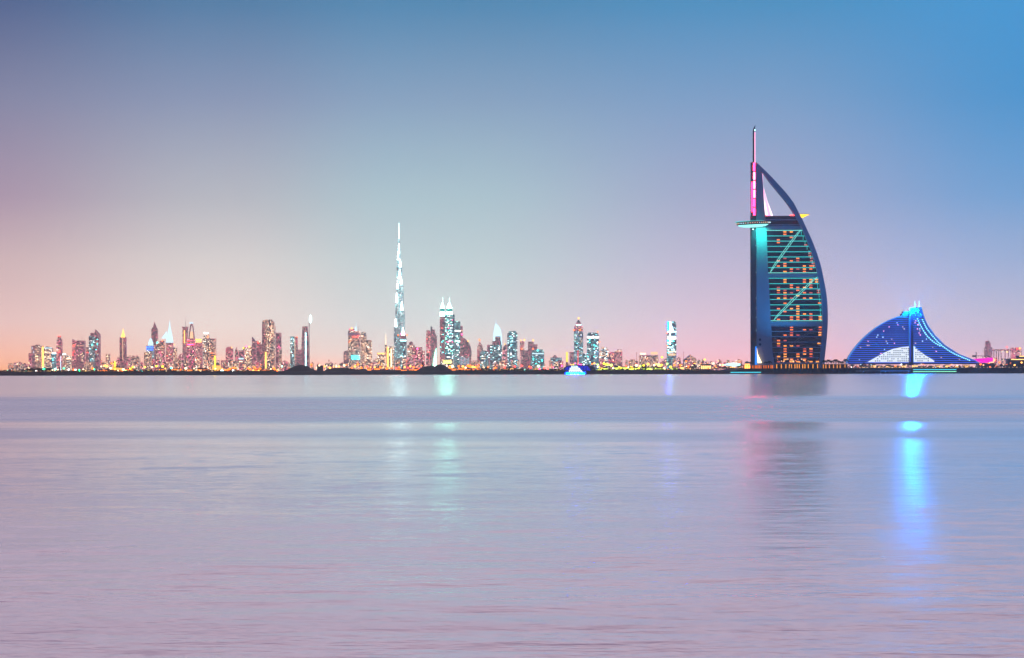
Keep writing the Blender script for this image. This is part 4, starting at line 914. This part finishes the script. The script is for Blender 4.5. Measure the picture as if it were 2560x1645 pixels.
def hill(sil, d, dep):
    """dark sand mound whose ridge follows the outline"""
    f = Frame(sum(p[0] for p in sil) / len(sil), d); m = MB(); nx, ny = 60, 14
    rh = random.Random(int(sil[0][0]))
    x0, x1 = sil[0][0], sil[-1][0]
    for j in range(ny + 1):
        for i in range(nx + 1):
            px = x0 + (x1 - x0) * i / nx; v = j / ny * 2 - 1
            z = f.z(interp([(b, a) for a, b in sil], px))
            e = (1 - v * v) ** 1.2
            m.v.append((f.x(px) + rh.uniform(-.6, .6), v * dep + rh.uniform(-1, 1), GROUND - 1.2 + max(0.0, z - GROUND + 1.2) * e * (1 + rh.uniform(-.04, .04))))
    m.f = [(j * (nx + 1) + i, j * (nx + 1) + i + 1, (j + 1) * (nx + 1) + i + 1, (j + 1) * (nx + 1) + i) for j in range(ny) for i in range(nx)]
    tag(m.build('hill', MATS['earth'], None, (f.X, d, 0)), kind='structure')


hill([(688, 937), (706, 929), (722, 922), (735, 916.5), (745, 913.2), (756, 912.5), (764, 914), (772, 918.5), (786, 925), (812, 930), (830, 937)], 3330, 44)
hill([(780, 937), (808, 928), (822, 921.5), (845, 919.5), (872, 920), (884, 923), (940, 924.5), (1000, 925), (1035, 926), (1060, 928), (1085, 937)], 3350, 40)
hill([(1028, 937), (1046, 923), (1058, 917.5), (1070, 914.5), (1088, 913.8), (1100, 911.2), (1112, 913.5), (1124, 922), (1136, 929.5), (1152, 937)], 3325, 44)

# ------------------------------------------------------------------ trees
def leaf_cloud(seed, blobs, n, size):
    rr_ = random.Random(seed); m = MB()
    for k in range(n):
        cx, cz, r = rr_.choice(blobs)
        while True:
            v = Vector((rr_.uniform(-1, 1), rr_.uniform(-1, 1), rr_.uniform(-1, 1)))
            if 0.25 < v.length < 1: break
        c = Vector((cx, 0, cz)) + v * r
        a = Vector((rr_.uniform(-1, 1), rr_.uniform(-1, 1), rr_.uniform(-1, 1))).normalized(); b2 = a.cross(Vector((rr_.uniform(-1, 1), rr_.uniform(-1, 1), 1))).normalized()
        s_ = size * rr_.uniform(0.6, 1.3)
        m.add([tuple(c + a * s_), tuple(c + b2 * s_ * 0.7), tuple(c - a * s_), tuple(c - b2 * s_ * 0.7)], [(0, 1, 2, 3)])
    return mesh('crown', m.v, m.f, MATS['leaf'])


def trunk_mesh(h, r, limbs=()):
    m = MB(); m.lathe(0, 0, [(r, 0), (r * 0.8, h * 0.5), (r * 0.6, h)], 7)
    for dx_, dz_ in limbs: m.bar((0, 0, h * 0.7), (dx_, 0.2, h * 0.7 + dz_), r * 0.7)
    return mesh('trunk', m.v, m.f, MATS['bark'])


# unit trees about one metre tall, scaled to their height
CROWNS = [leaf_cloud(s, bl, 340, 0.055) for s, bl in ((1, [(0, .62, .3), (-.22, .5, .2), (.24, .52, .22), (.05, .8, .18)]), (2, [(-.1, .6, .26), (.18, .66, .28), (.02, .45, .24)]), (3, [(0, .5, .26), (0, .72, .22), (.12, .88, .1), (-.2, .46, .16)]), (4, [(-.25, .5, .22), (.25, .5, .24), (0, .6, .28)]))]
TRUNK = trunk_mesh(0.5, 0.035, ((0.15, 0.18), (-0.17, 0.15)))


def palm_crown(seed):
    rr_ = random.Random(seed); m = MB()
    for k in range(16):
        a = 2 * math.pi * k / 16 + rr_.uniform(-.2, .2); up = rr_.uniform(0.02, 0.16); L = rr_.uniform(0.26, 0.36); pr = None
        for i in range(7):
            t0 = i / 6
            p = Vector((math.cos(a) * L * t0, math.sin(a) * L * t0, 0.86 + up * math.sin(t0 * 2.2) - 0.30 * t0 * t0 * rr_.uniform(.8, 1.2)))
            w = 0.045 * math.sin(0.35 + t0 * 2.6)
            sd = Vector((-math.sin(a), math.cos(a), 0)) * w
            cur = (tuple(p - sd - Vector((0, 0, .02))), tuple(p), tuple(p + sd - Vector((0, 0, .02))))
            if pr: m.add(list(pr + cur), [(0, 1, 4, 3), (1, 2, 5, 4)])
            pr = cur
    return mesh('crown', m.v, m.f, MATS['palm_leaf'])


PALMS = [palm_crown(s) for s in (1, 2, 3)]
pm = MB(); pm.lathe(0, 0, [(.03, 0), (.022, .3), (.018, .6), (.022, .87)], 7); PTRUNK = mesh('trunk', pm.v, pm.f, MATS['bark'])
rt = random.Random(31)


def tree(px, ytop, d, label, wide=1.0, group=None, palm=False):
    gz = ground_at(px, d); f = Frame(px, d)
    h = max(3.0, f.z(ytop) - gz)
    o = link('palm_tree' if palm else 'broadleaf_tree', None, None, (f.X, d, gz - 0.2), (0, 0, rt.uniform(-.5, .5)), (h * wide, h * wide, h))
    link('trunk', PTRUNK if palm else TRUNK, o); link('crown', rt.choice(PALMS if palm else CROWNS), o)
    tag(o, label, 'palm tree' if palm else 'tree', group)
    return o


PALM_SPOTS = [(1854, 909, 'small dark palm left of the orange pavilion'.replace('left of', 'at the outer end of')), (1867, 902, 'dark palm rising over the dome lamp of the orange pavilion'), (1876, 902.5, 'slim palm beside the foot of the dark mast'), (1915, 902, 'bushy palm before the pale foot of the sail tower leg'), (1923.5, 900, 'tall palm against the pale foot of the sail tower leg'),
              (2061, 898, 'palm directly beside the foot of the sail tower arch'), (2072, 896.5, 'second palm out from the sail tower arch'), (2080, 899, 'third palm out from the sail tower arch'), (2089, 895.5, 'tallest palm in the garden between the two hotels'), (2097, 899.5, 'palm just past the tallest garden palm'), (2106, 901, 'palm over the lit colonnade near the wave hotel'), (2115, 894.5, 'leaning palm at the tip of the wave hotel')]
for x, y, lab in PALM_SPOTS:
    tree(x, y, 3270 + rt.uniform(-15, 40), lab, 1.25, palm=True)
SPOTS = []
for xa, xb, cnt, ya, yb, where in ((2, 70, 15, 922, 930, 'dark tree on the low shore at the mouth of the bay'), (68, 128, 14, 916, 922, 'dark tree of the tall clump below the yellow strip building'), (128, 245, 16, 923, 929, 'dark tree on the shore under the red tower'),
                                   (250, 440, 24, 920, 929, 'dark tree on the shore below the clock tower'), (440, 520, 14, 921, 928, 'dark tree on the shore below the arch-topped tower'), (520, 690, 8, 927, 931, 'low dark shrub-like tree by the orange shore lamps'), (1140, 1200, 8, 922, 928, 'dark tree behind the second sand mound'),
                                   (1200, 1310, 20, 916, 928, 'dark tree on the shore below the blue stepped tower'), (1310, 1415, 14, 920, 930, 'dark tree on the shore below the teal building'), (1495, 1690, 12, 916, 924, 'dark tree among the yellow waterfront lights'), (1690, 1850, 8, 918, 925, 'dark tree beside the waterfront villas'), (2118, 2180, 8, 905, 915, 'dark garden tree before the tail of the wave hotel'), (2180, 2445, 26, 911, 917, 'low dark garden tree before the wave hotel'), (2480, 2560, 14, 903, 914, 'dark tree past the magenta canopy')):
    for k in range(cnt):
        SPOTS.append((xa + (xb - xa) * (k + rt.uniform(.1, .9)) / cnt, rt.uniform(ya, yb), f'{ORD[k]} {where}' if xa < 1400 else f'{ORD[k]} {where}'))
for x, y, lab in SPOTS:
    tree(x, y, rt.uniform(3255, 3330) if x < 1785 or x > 2120 else 3300, lab, rt.uniform(1.0, 1.7), 'dark trees along the shore')
tree(1735, 908.5, 3290, 'large round dark tree beside the pink waterfront villa', 1.15)
tree(1607, 908, 3340, 'tall reddish tree crown over the yellow waterfront lights', 1.0)
# undergrowth along the bank, nobody could count it
ug = MB(); ru = random.Random(12)
for k in range(9000):
    px = ru.choice((ru.uniform(0, 690), ru.uniform(1140, 1420), ru.uniform(0, 690), ru.uniform(1480, 1860), ru.uniform(2110, 2560)))
    d = ru.uniform(3232, 3262); gz = ground_at(px, d); f = Frame(px, d)
    c = Vector((f.X, d, gz + ru.random() ** 1.5 * 2.6 * (0.5 + 0.5 * math.sin(px * 0.11) * math.sin(px * 0.037))))
    a = Vector((ru.uniform(-1, 1), ru.uniform(-1, 1), ru.uniform(-1, 1))).normalized(); b2 = a.cross(Vector((0.3, 0.2, 1))).normalized(); s_ = ru.uniform(.4, 1.0)
    ug.add([tuple(c + a * s_), tuple(c + b2 * s_), tuple(c - a * s_), tuple(c - b2 * s_)], [(0, 1, 2, 3)])
tag(ug.build('undergrowth', MATS['leaf']), kind='stuff')

# ------------------------------------------------------------------ lamps
LAMP = {}


def lamp_head(mat):
    if mat not in LAMP:
        m = MB(); m.lathe(0, 0, [(.3, -1), (.85, -.55), (1, 0), (.85, .55), (.3, 1)], 8); LAMP[mat] = mesh('lamp_head', m.v, m.f, GL[mat])
    return LAMP[mat]


pl = MB(); pl.lathe(0, 0, [(.14, 0), (.09, 1)], 6); POLE = mesh('pole', pl.v, pl.f, MATS['dark_metal'])


def street_lamp(px, py, d, mat, label, r=0.9, group=None, name='street_lamp'):
    f = Frame(px, d); gz = ground_at(px, d); h = max(0.8, f.z(py) - gz)
    o = link(name, None, None, (f.X, d, gz)); tag(o, label, 'lamp', group)
    link('pole', POLE, o, (0, 0, 0), scale=(1, 1, h)); link('lamp_head', lamp_head(mat), o, (0, 0, h), scale=(r, r, r * 0.8))
    return o


rp = random.Random(99)
LZ = [(0, 70, 9, 922, 932, ('softwarm', 'orange', 'mint'), 'mouth of the bay', .7), (70, 245, 16, 920, 932, ('white', 'warmwhite', 'green', 'orange'), 'red tower', .8), (245, 312, 18, 908, 932, ('orange', 'amber', 'orange', 'warmwhite'), 'lit mosque', 1.1), (312, 430, 16, 915, 932, ('mint', 'amber', 'cyan', 'warmwhite', 'yellow'), 'clock tower', .9),
      (430, 560, 22, 920, 931, ('orange', 'warmwhite', 'orange', 'amber'), 'arch-topped tower', .9), (560, 700, 30, 916, 931, ('orange', 'amber', 'orange', 'warmwhite', 'softwarm'), 'notched giant', 1.0), (776, 900, 14, 910, 920, ('amber', 'orange', 'warmwhite'), 'gap between the sand mounds', .9), (900, 1056, 18, 914, 922, ('orange', 'amber', 'red'), 'supertall needle', .9),
      (1112, 1205, 26, 914, 931, ('orange', 'amber', 'orange', 'warmwhite'), 'twin spires', 1.1), (1205, 1408, 20, 914, 930, ('orange', 'red', 'mint', 'warmwhite', 'pink'), 'blue stepped tower', .9), (1480, 1690, 40, 908, 928, ('amber', 'yellow', 'lime', 'orange', 'warmwhite', 'yellow'), 'yellow waterfront', 1.0), (1690, 1850, 22, 898, 926, ('softwarm', 'amber', 'warmwhite', 'orange'), 'waterfront villas', .8),
      (2120, 2440, 26, 910, 919, ('softwarm', 'softice', 'orange', 'white', 'pink'), 'wave hotel', .6), (2445, 2560, 12, 902, 918, ('amber', 'orange', 'softwarm'), 'magenta canopy', .8)]
for xa, xb, cnt, ya, yb, ms_, near_, r in LZ:
    for k in range(cnt):
        m_ = rp.choice(ms_)
        street_lamp(xa + (xb - xa) * (k + rp.uniform(.05, .95)) / cnt, ya + (yb - ya) * rp.random(), rp.uniform(3270, 3480), m_, f'{ORD[k]} {({"softwarm": "dim warm", "softice": "dim bluish", "warmwhite": "warm white", "mint": "pale green"}).get(m_, m_)} shore lamp in the row by the {near_}', r * rp.uniform(1.1, 2.1), 'lamps along the shore')
for px, py, m_, r, lab in ((110, 923, 'green', 1.6, 'big green harbour lamp over the dark tree clump'), (138, 923, 'mint', 1.7, 'pale green glowing lamp near the dark navigation post'), (188, 925, 'white', 1.6, 'brilliant white shore lamp under the broad mauve tower'), (197, 932, 'green', 1.6, 'bright green lamp right at the waterline'.replace('right at', 'low at')), (315, 928, 'green', 1.3, 'green shore lamp beside the lit mosque'),
                           (154, 931, 'amber', 1.3, 'amber lamp at the foot of the lit white mast'), (555, 930, 'ice', 2.0, 'broad icy white floodlight at the water below the pink towers'), (583, 928, 'white', 2.0, 'brilliant white floodlight beside the icy waterfront floodlight'), (705, 916, 'mint', 1.2, 'green-white lamp at the foot of the first sand mound'), (1087, 913.5, 'white', 1.3, 'starlike white lamp on the crest of the second sand mound'), (1655, 893, 'yellow', 1.5, 'tall yellow-white floodlight over the waterfront lights')):
    street_lamp(px, py, 3290, m_, lab, r)
# promenade lamps on the sea wall past the wave hotel
for k in range(46):
    street_lamp(2150 + k * 9.1, 919.4 - k * 0.012, 3238, 'softwarm', f'{ORD[k]} small warm lamp of the sea wall promenade below the wave hotel', 0.45, 'promenade lamps', 'promenade_lamp')

# ------------------------------------------------------------------ low houses by the water
glow('room_warm', (255, 190, 110), 3.0); glow('room_orange', (255, 130, 40), 3.2); glow('room_lime', (225, 250, 90), 3.0)
def house(px, w, ytop, d, label, wall='plaster', wins=4, wm_='room_warm', roof='roof_tile', group=None, name='waterfront_house', flat=False, front=None):
    f = Frame(px, d); gz = ground_at(px, d); hz = f.z(ytop) - gz; W_ = w * f.s; dep = min(14.0, max(6.0, W_ * 0.7))
    o = link(name, None, None, (f.X, d, gz)); tag(o, label, 'house', group)
    wh = hz * (0.97 if flat else 0.72)
    b = MB(); b.box(-W_ / 2, W_ / 2, -dep / 2, dep / 2, -0.4, wh); wl_ = b.build('wall', MATS[wall], o)
    b = MB()
    if flat: b.box(-W_ / 2 - .4, W_ / 2 + .4, -dep / 2 - .5, dep / 2 + .4, wh, hz)
    else: b.add([(-W_ / 2 - .5, -dep / 2 - .5, wh), (W_ / 2 + .5, -dep / 2 - .5, wh), (W_ / 2 + .5, dep / 2 + .5, wh), (-W_ / 2 - .5, dep / 2 + .5, wh), (-W_ / 4, 0, hz), (W_ / 4, 0, hz)], [(0, 1, 5, 4), (1, 2, 5), (2, 3, 4, 5), (3, 0, 4), (3, 2, 1, 0)])
    b.build('roof', MATS[roof], o)
    for k in range(wins):
        x = -W_ / 2 + W_ * (k + .5) / wins; ww_ = W_ / wins * 0.32
        pane('window', MATS[wm_], wl_, x - ww_, x + ww_, -dep / 2 - .25, -dep / 2 - .02, wh * .22, wh * .75)
    return o


HZ = [(6, 245, 11, 924, 930, 'small dark-roofed house on the shore by the red tower', 'room_warm', 3), (248, 430, 12, 920, 929, 'orange lit shore house below the clock tower', 'room_orange', 4), (430, 690, 20, 919, 929, 'orange lit shore house below the pink towers', 'room_orange', 4), (900, 1050, 9, 918, 924, 'low orange lit house behind the sand ridge', 'room_orange', 4), (1112, 1205, 9, 918, 928, 'orange lit house beside the second sand mound', 'room_orange', 4),
      (1205, 1400, 11, 918, 928, 'small lit house among the shore trees by the blue tower', 'room_warm', 3), (1495, 1690, 16, 913, 924, 'yellow lit waterfront pavilion with glowing arcade', 'room_lime', 6), (1690, 1855, 9, 914, 923, 'pink waterfront villa with lit arcade', 'room_warm', 5), (2150, 2420, 13, 909, 915, 'low garden pavilion at the foot of the wave hotel', 'room_warm', 4)]
for xa, xb, cnt, ya, yb, lab, wmt, wn_ in HZ:
    for k in range(cnt):
        house(xa + (xb - xa) * (k + rp.uniform(.2, .8)) / cnt, rp.uniform(9, 17), rp.uniform(ya, yb), rp.uniform(3300, 3420), f'{lab}, {ORD[k]} in the row', 'plaster', wn_, wmt, group='houses along the shore', flat=rp.random() < .5)
house(1764, 26, 910, 3300, 'two-storey pink villa beside the large round tree', 'plaster', 5, 'room_warm', flat=True)
for x, y, w, lab in ((2537, 897, 40, 'long dark terrace building with yellow lit eaves past the magenta canopy'), (2552, 889, 20, 'dark upper terrace with yellow lit edge behind the long terrace')):
    o = house(x, w, y, 3420, lab, 'dark_metal', 0, flat=True); f = Frame(x, 3420)
    pane('eave_light', MATS['room_warm'], o, f.x(x - w * .3), f.x(x + w / 2), -8.2, -7.6, f.z(y + 2.6) - BREAK_Z, f.z(y + 0.8) - BREAK_Z)

# lit colonnades of the hotel garden
def arcade(x0, x1, ytop, ybot, d, label, step, mat='amber'):
    f = Frame((x0 + x1) / 2, d); o = link('garden_arcade', None, None, (f.X, d, 0)); tag(o, label, 'arcade')
    b = MB(); b.box(f.x(x0), f.x(x1), -4, 6, f.z(ytop + 1.6), f.z(ytop)); b.build('roof', MATS['plaster'], o)
    b = MB(); b.box(f.x(x0), f.x(x1), 4, 5, BREAK_Z - .3, f.z(ytop + 1.6) - .02); b.build('back_wall', MATS['roof_tile'], o)
    x = x0 + 1
    while x < x1 - 1:
        pane('column', MATS['column_' + mat], o, f.x(x), f.x(x + 1.4), -3.6, -2.9, BREAK_Z - .2, f.z(ytop + 1.65)); x += step * rp.uniform(.8, 1.9)


arcade(2056, 2120, 909.5, 920, 3258, 'amber lit arcade under the palms between the two hotels', 6.5)
arcade(1858, 1932, 911.5, 920, 3258, 'bright orange arcade around the foot of the dark mast', 4.2, 'orange')
f = Frame(1868, 3262); o = link('dome_kiosk', None, None, (f.X, 3262, 0)); tag(o, 'small domed kiosk glowing orange beside the dark mast', 'kiosk')
b = MB(); b.lathe(0, 0, [(3.4, BREAK_Z - .2), (3.4, f.z(912)), (3.2, f.z(909.5))], 12); b.build('drum', GL['amber'], o); b = MB(); b.lathe(0, 0, [(3.6, f.z(909.5)), (3.0, f.z(906.5)), (1.2, f.z(904)), (.2, f.z(902))], 12); b.build('dome', MATS['plaster'], o)
# tent roof lit blue-white
f = Frame(1833, 3300); o = link('tent_pavilion', None, None, (f.X, 3300, 0)); tag(o, 'blue-white lit tent roof between villas and orange arcade', 'tent')
b = MB(); b.prism([(f.x(1806), f.z(913)), (f.x(1820), f.z(909)), (f.x(1834), f.z(907)), (f.x(1850), f.z(909.5)), (f.x(1850), f.z(913.5)), (f.x(1834), f.z(916.5)), (f.x(1826), f.z(913.5))], -8, 8); b.build('canopy', glow('tent_ice', (170, 240, 255), 2.2), o)
for x in (1822, 1834, 1847): pane('pole', MATS['dark_metal'], o, f.x(x) - .2, f.x(x) + .2, -.2, .2, BREAK_Z - .2, f.z(914))
# magenta wedge canopy and building crane beyond the wave hotel
f = Frame(2458, 3900); o = link('magenta_canopy', None, None, (f.X, 3900, 0)); tag(o, 'magenta lit wedge-shaped canopy with white end at the wave hotel tail', 'canopy')
b = MB(); b.prism([(f.x(2433), f.z(897.5)), (f.x(2479.5), f.z(894)), (f.x(2479.5), f.z(907)), (f.x(2455), f.z(907))], -10, 12); b.build('fabric', glow('canopy_magenta', (235, 0, 190), 1.3), o)
b = MB(); b.prism([(f.x(2479.8), f.z(894)), (f.x(2486), f.z(899)), (f.x(2480.5), f.z(907.5)), (f.x(2466), f.z(907.5)), (f.x(2474), f.z(904.5)), (f.x(2479.8), f.z(904))], -11, 11); b.build('lit_end', GL['softwarm'], o)
b = MB(); b.box(f.x(2444), f.x(2482), -9, 11, GROUND - .3, f.z(907.6)); b.build('base', MATS['dark_metal'], o)
f = Frame(2440, 4300); o = link('building_crane', None, None, (f.X, 4300, 0)); tag(o, 'building crane with grey counterweight over the magenta canopy', 'crane')
b = MB(); b.box(f.x(2439.6), f.x(2441.2), -.6, .6, GROUND - .2, f.z(880)); b.build('mast', MATS['dark_metal'], o)
b = MB(); b.box(f.x(2432), f.x(2473), -.7, .7, f.z(890.3), f.z(889)); b.build('jib', MATS['steel'], o)
b = MB(); b.box(f.x(2431), f.x(2439), -1.4, 1.4, f.z(892.4), f.z(888)); b.build('counterweight', MATS['concrete'], o)
b = MB(); b.box(f.x(2456.3), f.x(2456.9), -.2, .2, f.z(897), f.z(890.35)); b.build('hoist_cable', MATS['dark_metal'], o)

# mosque-like lit buildings on the shore
def mosque(x, ytop, xw, yb, d, label, mat):
    f = Frame(x, d); o = link('lit_mosque', None, None, (f.X, d, 0)); tag(o, label, 'mosque')
    b = MB(); b.lathe(0, 0, [(1.0, GROUND - .2), (.9, f.z((ytop + yb) / 2)), (1.3, f.z((ytop + yb) / 2 - 1)), (.7, f.z(ytop + 3)), (.1, f.z(ytop))], 10); b.build('minaret', GL[mat], o)
    b = MB(); b.box(f.x(x - xw * .4), f.x(x + xw * .6), 3, 16, GROUND - .3, f.z(yb)); b.build('hall', glow('hall_warm', (255, 175, 90), 1.6), o)
    b = MB(); b.lathe(f.x(x + xw * .15), 9, [(4.2, f.z(yb)), (4.0, f.z(yb - 3)), (2.2, f.z(yb - 6)), (.2, f.z(yb - 7.5))], 14); b.build('dome', MATS['plaster'], o)


mosque(287, 902, 26, 920, 3420, 'white-gold floodlit mosque with bright yellow minaret', 'yellow')
mosque(537.5, 888, 20, 914, 3520, 'mosque with tall yellow glowing minaret below the square mauve tower', 'yellow')

# poles, tanks and masts that stand out dark
def post(name, px, y0, y1, d, w, label, cat, mat='dark_metal', head=None):
    f = Frame(px, d); o = link(name, None, None, (f.X, d, 0)); tag(o, label, cat); z1 = min(f.z(y1), ground_at(px, d)) if y1 > 915 and mat == 'dark_metal' else f.z(y1)
    z1 = min(z1, GROUND)
    b = MB(); b.lathe(0, 0, [(w * f.s * .55, z1 - .2), (w * f.s * .5, f.z(y0))], 8); b.build('shaft', MATS[mat] if mat in MATS else GL[mat], o)
    if head:
        b = MB(); b.lathe(0, 0, [(head * f.s * .4, f.z(y0 + 1.5)), (head * f.s * .5, f.z(y0)), (head * f.s * .3, f.z(y0 - 1.6)), (.1, f.z(y0 - 3))], 8); b.build('head', MATS['dark_metal'], o)


post('navigation_post', 148.3, 919, 934, 3240, 2.6, 'thick dark navigation post on the shore below the red tower', 'post', head=3.4)
post('lit_flagpole', 151.8, 890, 926, 3300, 1.6, 'tall white lit mast beside the dark navigation post', 'mast', 'softice')
post('mast_light', 67, 917, 930, 3300, .8, 'thin dark light mast above the low shore trees', 'mast', head=2.4)
post('radar_mast', 822.5, 901, 928, 3420, .9, 'thin dark mast with round head between the sand mounds', 'mast', head=3)
post('water_tank', 1057, 908, 925, 3330, 4.4, 'stubby dark tank on a post at the edge of the second sand mound', 'tank', head=5.4)
post('signal_mast', 1085.5, 903, 922, 3340, .9, 'thin dark mast on the second sand mound', 'mast', head=2)
post('radio_mast', 1591.5, 882, 915, 3600, .8, 'tall thin radio mast over the yellow waterfront', 'mast', head=1.4)
post('radio_mast', 1709, 881, 915, 3600, .7, 'tall thin radio mast beside the pyramid-roofed hall', 'mast', head=1.2)
f = Frame(798, 3400); o = link('site_cabin', None, None, (f.X, 3400, 0)); tag(o, 'dark site cabin with roof pole between the sand mounds', 'cabin')
b = MB(); b.box(f.x(793), f.x(808), -4, 4, GROUND - .2, f.z(914.5)); b.build('wall', MATS['dark_metal'], o); b = MB(); b.lathe(f.x(795), 0, [(.5, f.z(914.5)), (.3, f.z(907))], 6); b.build('roof_pole', MATS['dark_metal'], o); b = MB(); b.box(f.x(792.4), f.x(808.6), -4.4, 4.4, f.z(914.48), f.z(913.6)); b.build('roof', MATS['steel'], o)

# ------------------------------------------------------------------ boats and jetty
principled('hull_white', (0.7, 0.72, 0.75), 0.3); principled('hull_navy', (0.02, 0.03, 0.08), 0.25)
glow('deck_white', (225, 235, 255), 1.6); glow('hull_blue', (0, 60, 255), 260.0); glow('blue_wash', (0, 14, 235), 0.7)
def hull(f, x0, x1, zt, beam, sheer=1.0):
    """boat hull with raked bow (at x1) in local metres"""
    L0, L1 = f.x(x0), f.x(x1); m = MB(); st_ = []
    for k in range(13):
        u = k / 12; x = L0 + (L1 - L0) * u; w = beam / 2 * (1 - max(0, (u - .55) / .45) ** 2.2) * (0.88 + .12 * min(1, u * 5)) + .02
        top = zt * (1 + sheer * 0.25 * max(0, u - .4)); st_.append([(x, -w, top), (x - .04 * (L1 - L0) * u, -w * .7, -.5), (x - .04 * (L1 - L0) * u, w * .7, -.5), (x, w, top)])
    m.v = [p for s_ in st_ for p in s_]
    m.f = [(j * 4 + k, j * 4 + (k + 1) % 4, (j + 1) * 4 + (k + 1) % 4, (j + 1) * 4 + k) for j in range(12) for k in range(4)] + [(3, 2, 1, 0), (48, 49, 50, 51)]
    return m


f = Frame(1437, 3150); o = link('motor_yacht', None, None, (f.X, 3150, 0)); tag(o, 'brilliantly white lit motor yacht with blue hull lights', 'yacht')
hull(f, 1412, 1466, 3.0, 7.5).build('hull', MATS['hull_white'], o)
for nm, xa, xb, ya, yb, mt in (('main_deck', 1422, 1457, 931, 925, 'deck_white'), ('upper_deck', 1424, 1452, 925, 919.5, 'deck_white'), ('bridge', 1428, 1446, 919.5, 914.5, 'glow_softice')):
    b = MB(); b.prism([(f.x(xa), f.z(ya)), (f.x(xb), f.z(ya)), (f.x(xb - 3), f.z(yb)), (f.x(xa + .6), f.z(yb))], -2.7, 2.7); dk = b.build(nm, MATS[mt], o)
    for k in range(5): pane('window', MATS['hull_navy'], dk, f.x(xa + 3 + k * (xb - xa - 8) / 5), f.x(xa + 3 + (k + .55) * (xb - xa - 8) / 5), -2.85, -2.71, f.z(ya - 2), f.z(ya - 3.6))
b = MB(); b.box(f.x(1421), f.x(1456), -3.2, 3.2, f.z(925.3), f.z(924.7)); b.build('deck_overhang', MATS['hull_white'], o)
b = MB(); b.lathe(f.x(1438), 0, [(.5, f.z(914.5)), (.25, f.z(907))], 6); b.build('radar_mast', MATS['steel'], o)
b = MB(); b.lathe(f.x(1438), 0, [(.2, f.z(909.5)), (1.1, f.z(908.8)), (1.1, f.z(908)), (.2, f.z(907.2))], 10); b.build('radar_dome', GL['pink'], o)
for k in range(9): pane('hull_light', MATS['hull_blue'], o, f.x(1416 + k * 5.2), f.x(1419.6 + k * 5.2), -4.05, -3.8, .5, 1.5)
for k in range(3): pane('waterline_light', GL['ice'], o, f.x(1426 + k * 8), f.x(1430.5 + k * 8), -4.1, -3.8, .05, .45)
# arched blue-lit boat shed behind the yacht
f = Frame(1440, 3262); o = link('boat_shed', None, None, (f.X, 3262, 0)); tag(o, 'arched blue lit boat shed behind the white yacht', 'shed')
b = MB(); b.prism([(f.x(1408), GROUND - .3), (f.x(1410), f.z(919)), (f.x(1420), f.z(914)), (f.x(1440), f.z(912.5)), (f.x(1470), f.z(912.5)), (f.x(1484), f.z(917)), (f.x(1491), f.z(926)), (f.x(1491), GROUND - .3)], 0, 20); b.build('roof', MATS['hull_navy'], o)
b = MB(); b.prism([(f.x(1411), GROUND - .2), (f.x(1413), f.z(920)), (f.x(1421), f.z(916)), (f.x(1440), f.z(914.5)), (f.x(1468), f.z(914.8)), (f.x(1474), f.z(919)), (f.x(1476), GROUND - .2)], -.6, -.02); b.build('front_wall', MATS['blue_wash'], o)  # wall itself glows, standing in for blue light on it
for k in range(9): pane('pillar', MATS['hull_navy'], o, f.x(1414 + k * 7.2), f.x(1415.6 + k * 7.2), -1.1, -.62, GROUND - .2, f.z(916.8))
for k, m_ in ((1426, 'amber'), (1432, 'yellow'), (1446, 'magenta'), (1451, 'pink'), (1458, 'white')): pane('lamp', GL[m_], o, f.x(k), f.x(k + 3), -1.2, -.62, f.z(912.5), f.z(910))
# boats as long as their light trails; glowing strips stand in for the trails
def trail_boat(x0, x1, d, strips, label, ztop):
    f = Frame((x0 + x1) / 2, d); o = link('party_boat', None, None, (f.X, d, 0)); tag(o, label, 'boat')
    hull(f, x0, x1, 1.6, 6.0, .5).build('hull', MATS['hull_navy'], o)
    b = MB(); b.prism([(f.x(x0 + 3), 1.6), (f.x(x1 - 9), 1.6), (f.x(x1 - 13), ztop), (f.x(x0 + 5), ztop)], -2.3, 2.3); cab = b.build('cabin', MATS['hull_navy'], o)
    b = MB(); b.box(f.x(x0 + 3), f.x(x1 - 11), -2.8, 2.8, ztop, ztop + .3); b.build('roof', MATS['dark_metal'], o)
    for z, m_, hh in strips: pane('light_strip', MATS[m_], cab, f.x(x0 + 4), f.x(x1 - 12), -3.1, -2.75, z, z + hh)


glow('strip_cyan', (70, 225, 240), 1.6); glow('strip_mint', (150, 255, 190), 1.6)
trail_boat(1822, 1914, 3195, ((1.75, 'strip_cyan', .8),), 'low dark boat with one long cyan light strip before the sail tower', 2.9)
trail_boat(2278, 2402, 3185, ((4.7, 'strip_cyan', .7), (2.2, 'strip_mint', .7)), 'long party boat with cyan and green light strips before the wave hotel', 5.6)
f = Frame(2210, 3200); o = link('jetty', None, None, (f.X, 3200, 0)); tag(o, 'dark jetty on piles with faint blue lamps before the wave hotel', 'jetty')
b = MB(); b.box(f.x(2140), f.x(2272), -3, 3, 3.2, 3.9); b.build('deck', MATS['concrete'], o)
for k in range(12): pane('pile', MATS['dark_metal'], o, f.x(2143 + k * 11.5), f.x(2144.6 + k * 11.5), -2.4, -1.6, -1, 3.19)
for x in (2157, 2212, 2270): pane('lamp', MATS['edge_cyan'], o, f.x(x), f.x(x + 2), -3.4, -3.05, 2.4, 3.4)
pane('light_strip', glow('jetty_blue', (0, 110, 230), 1.2), o, f.x(2200), f.x(2276), -3.3, -3.02, 3.3, 3.7)
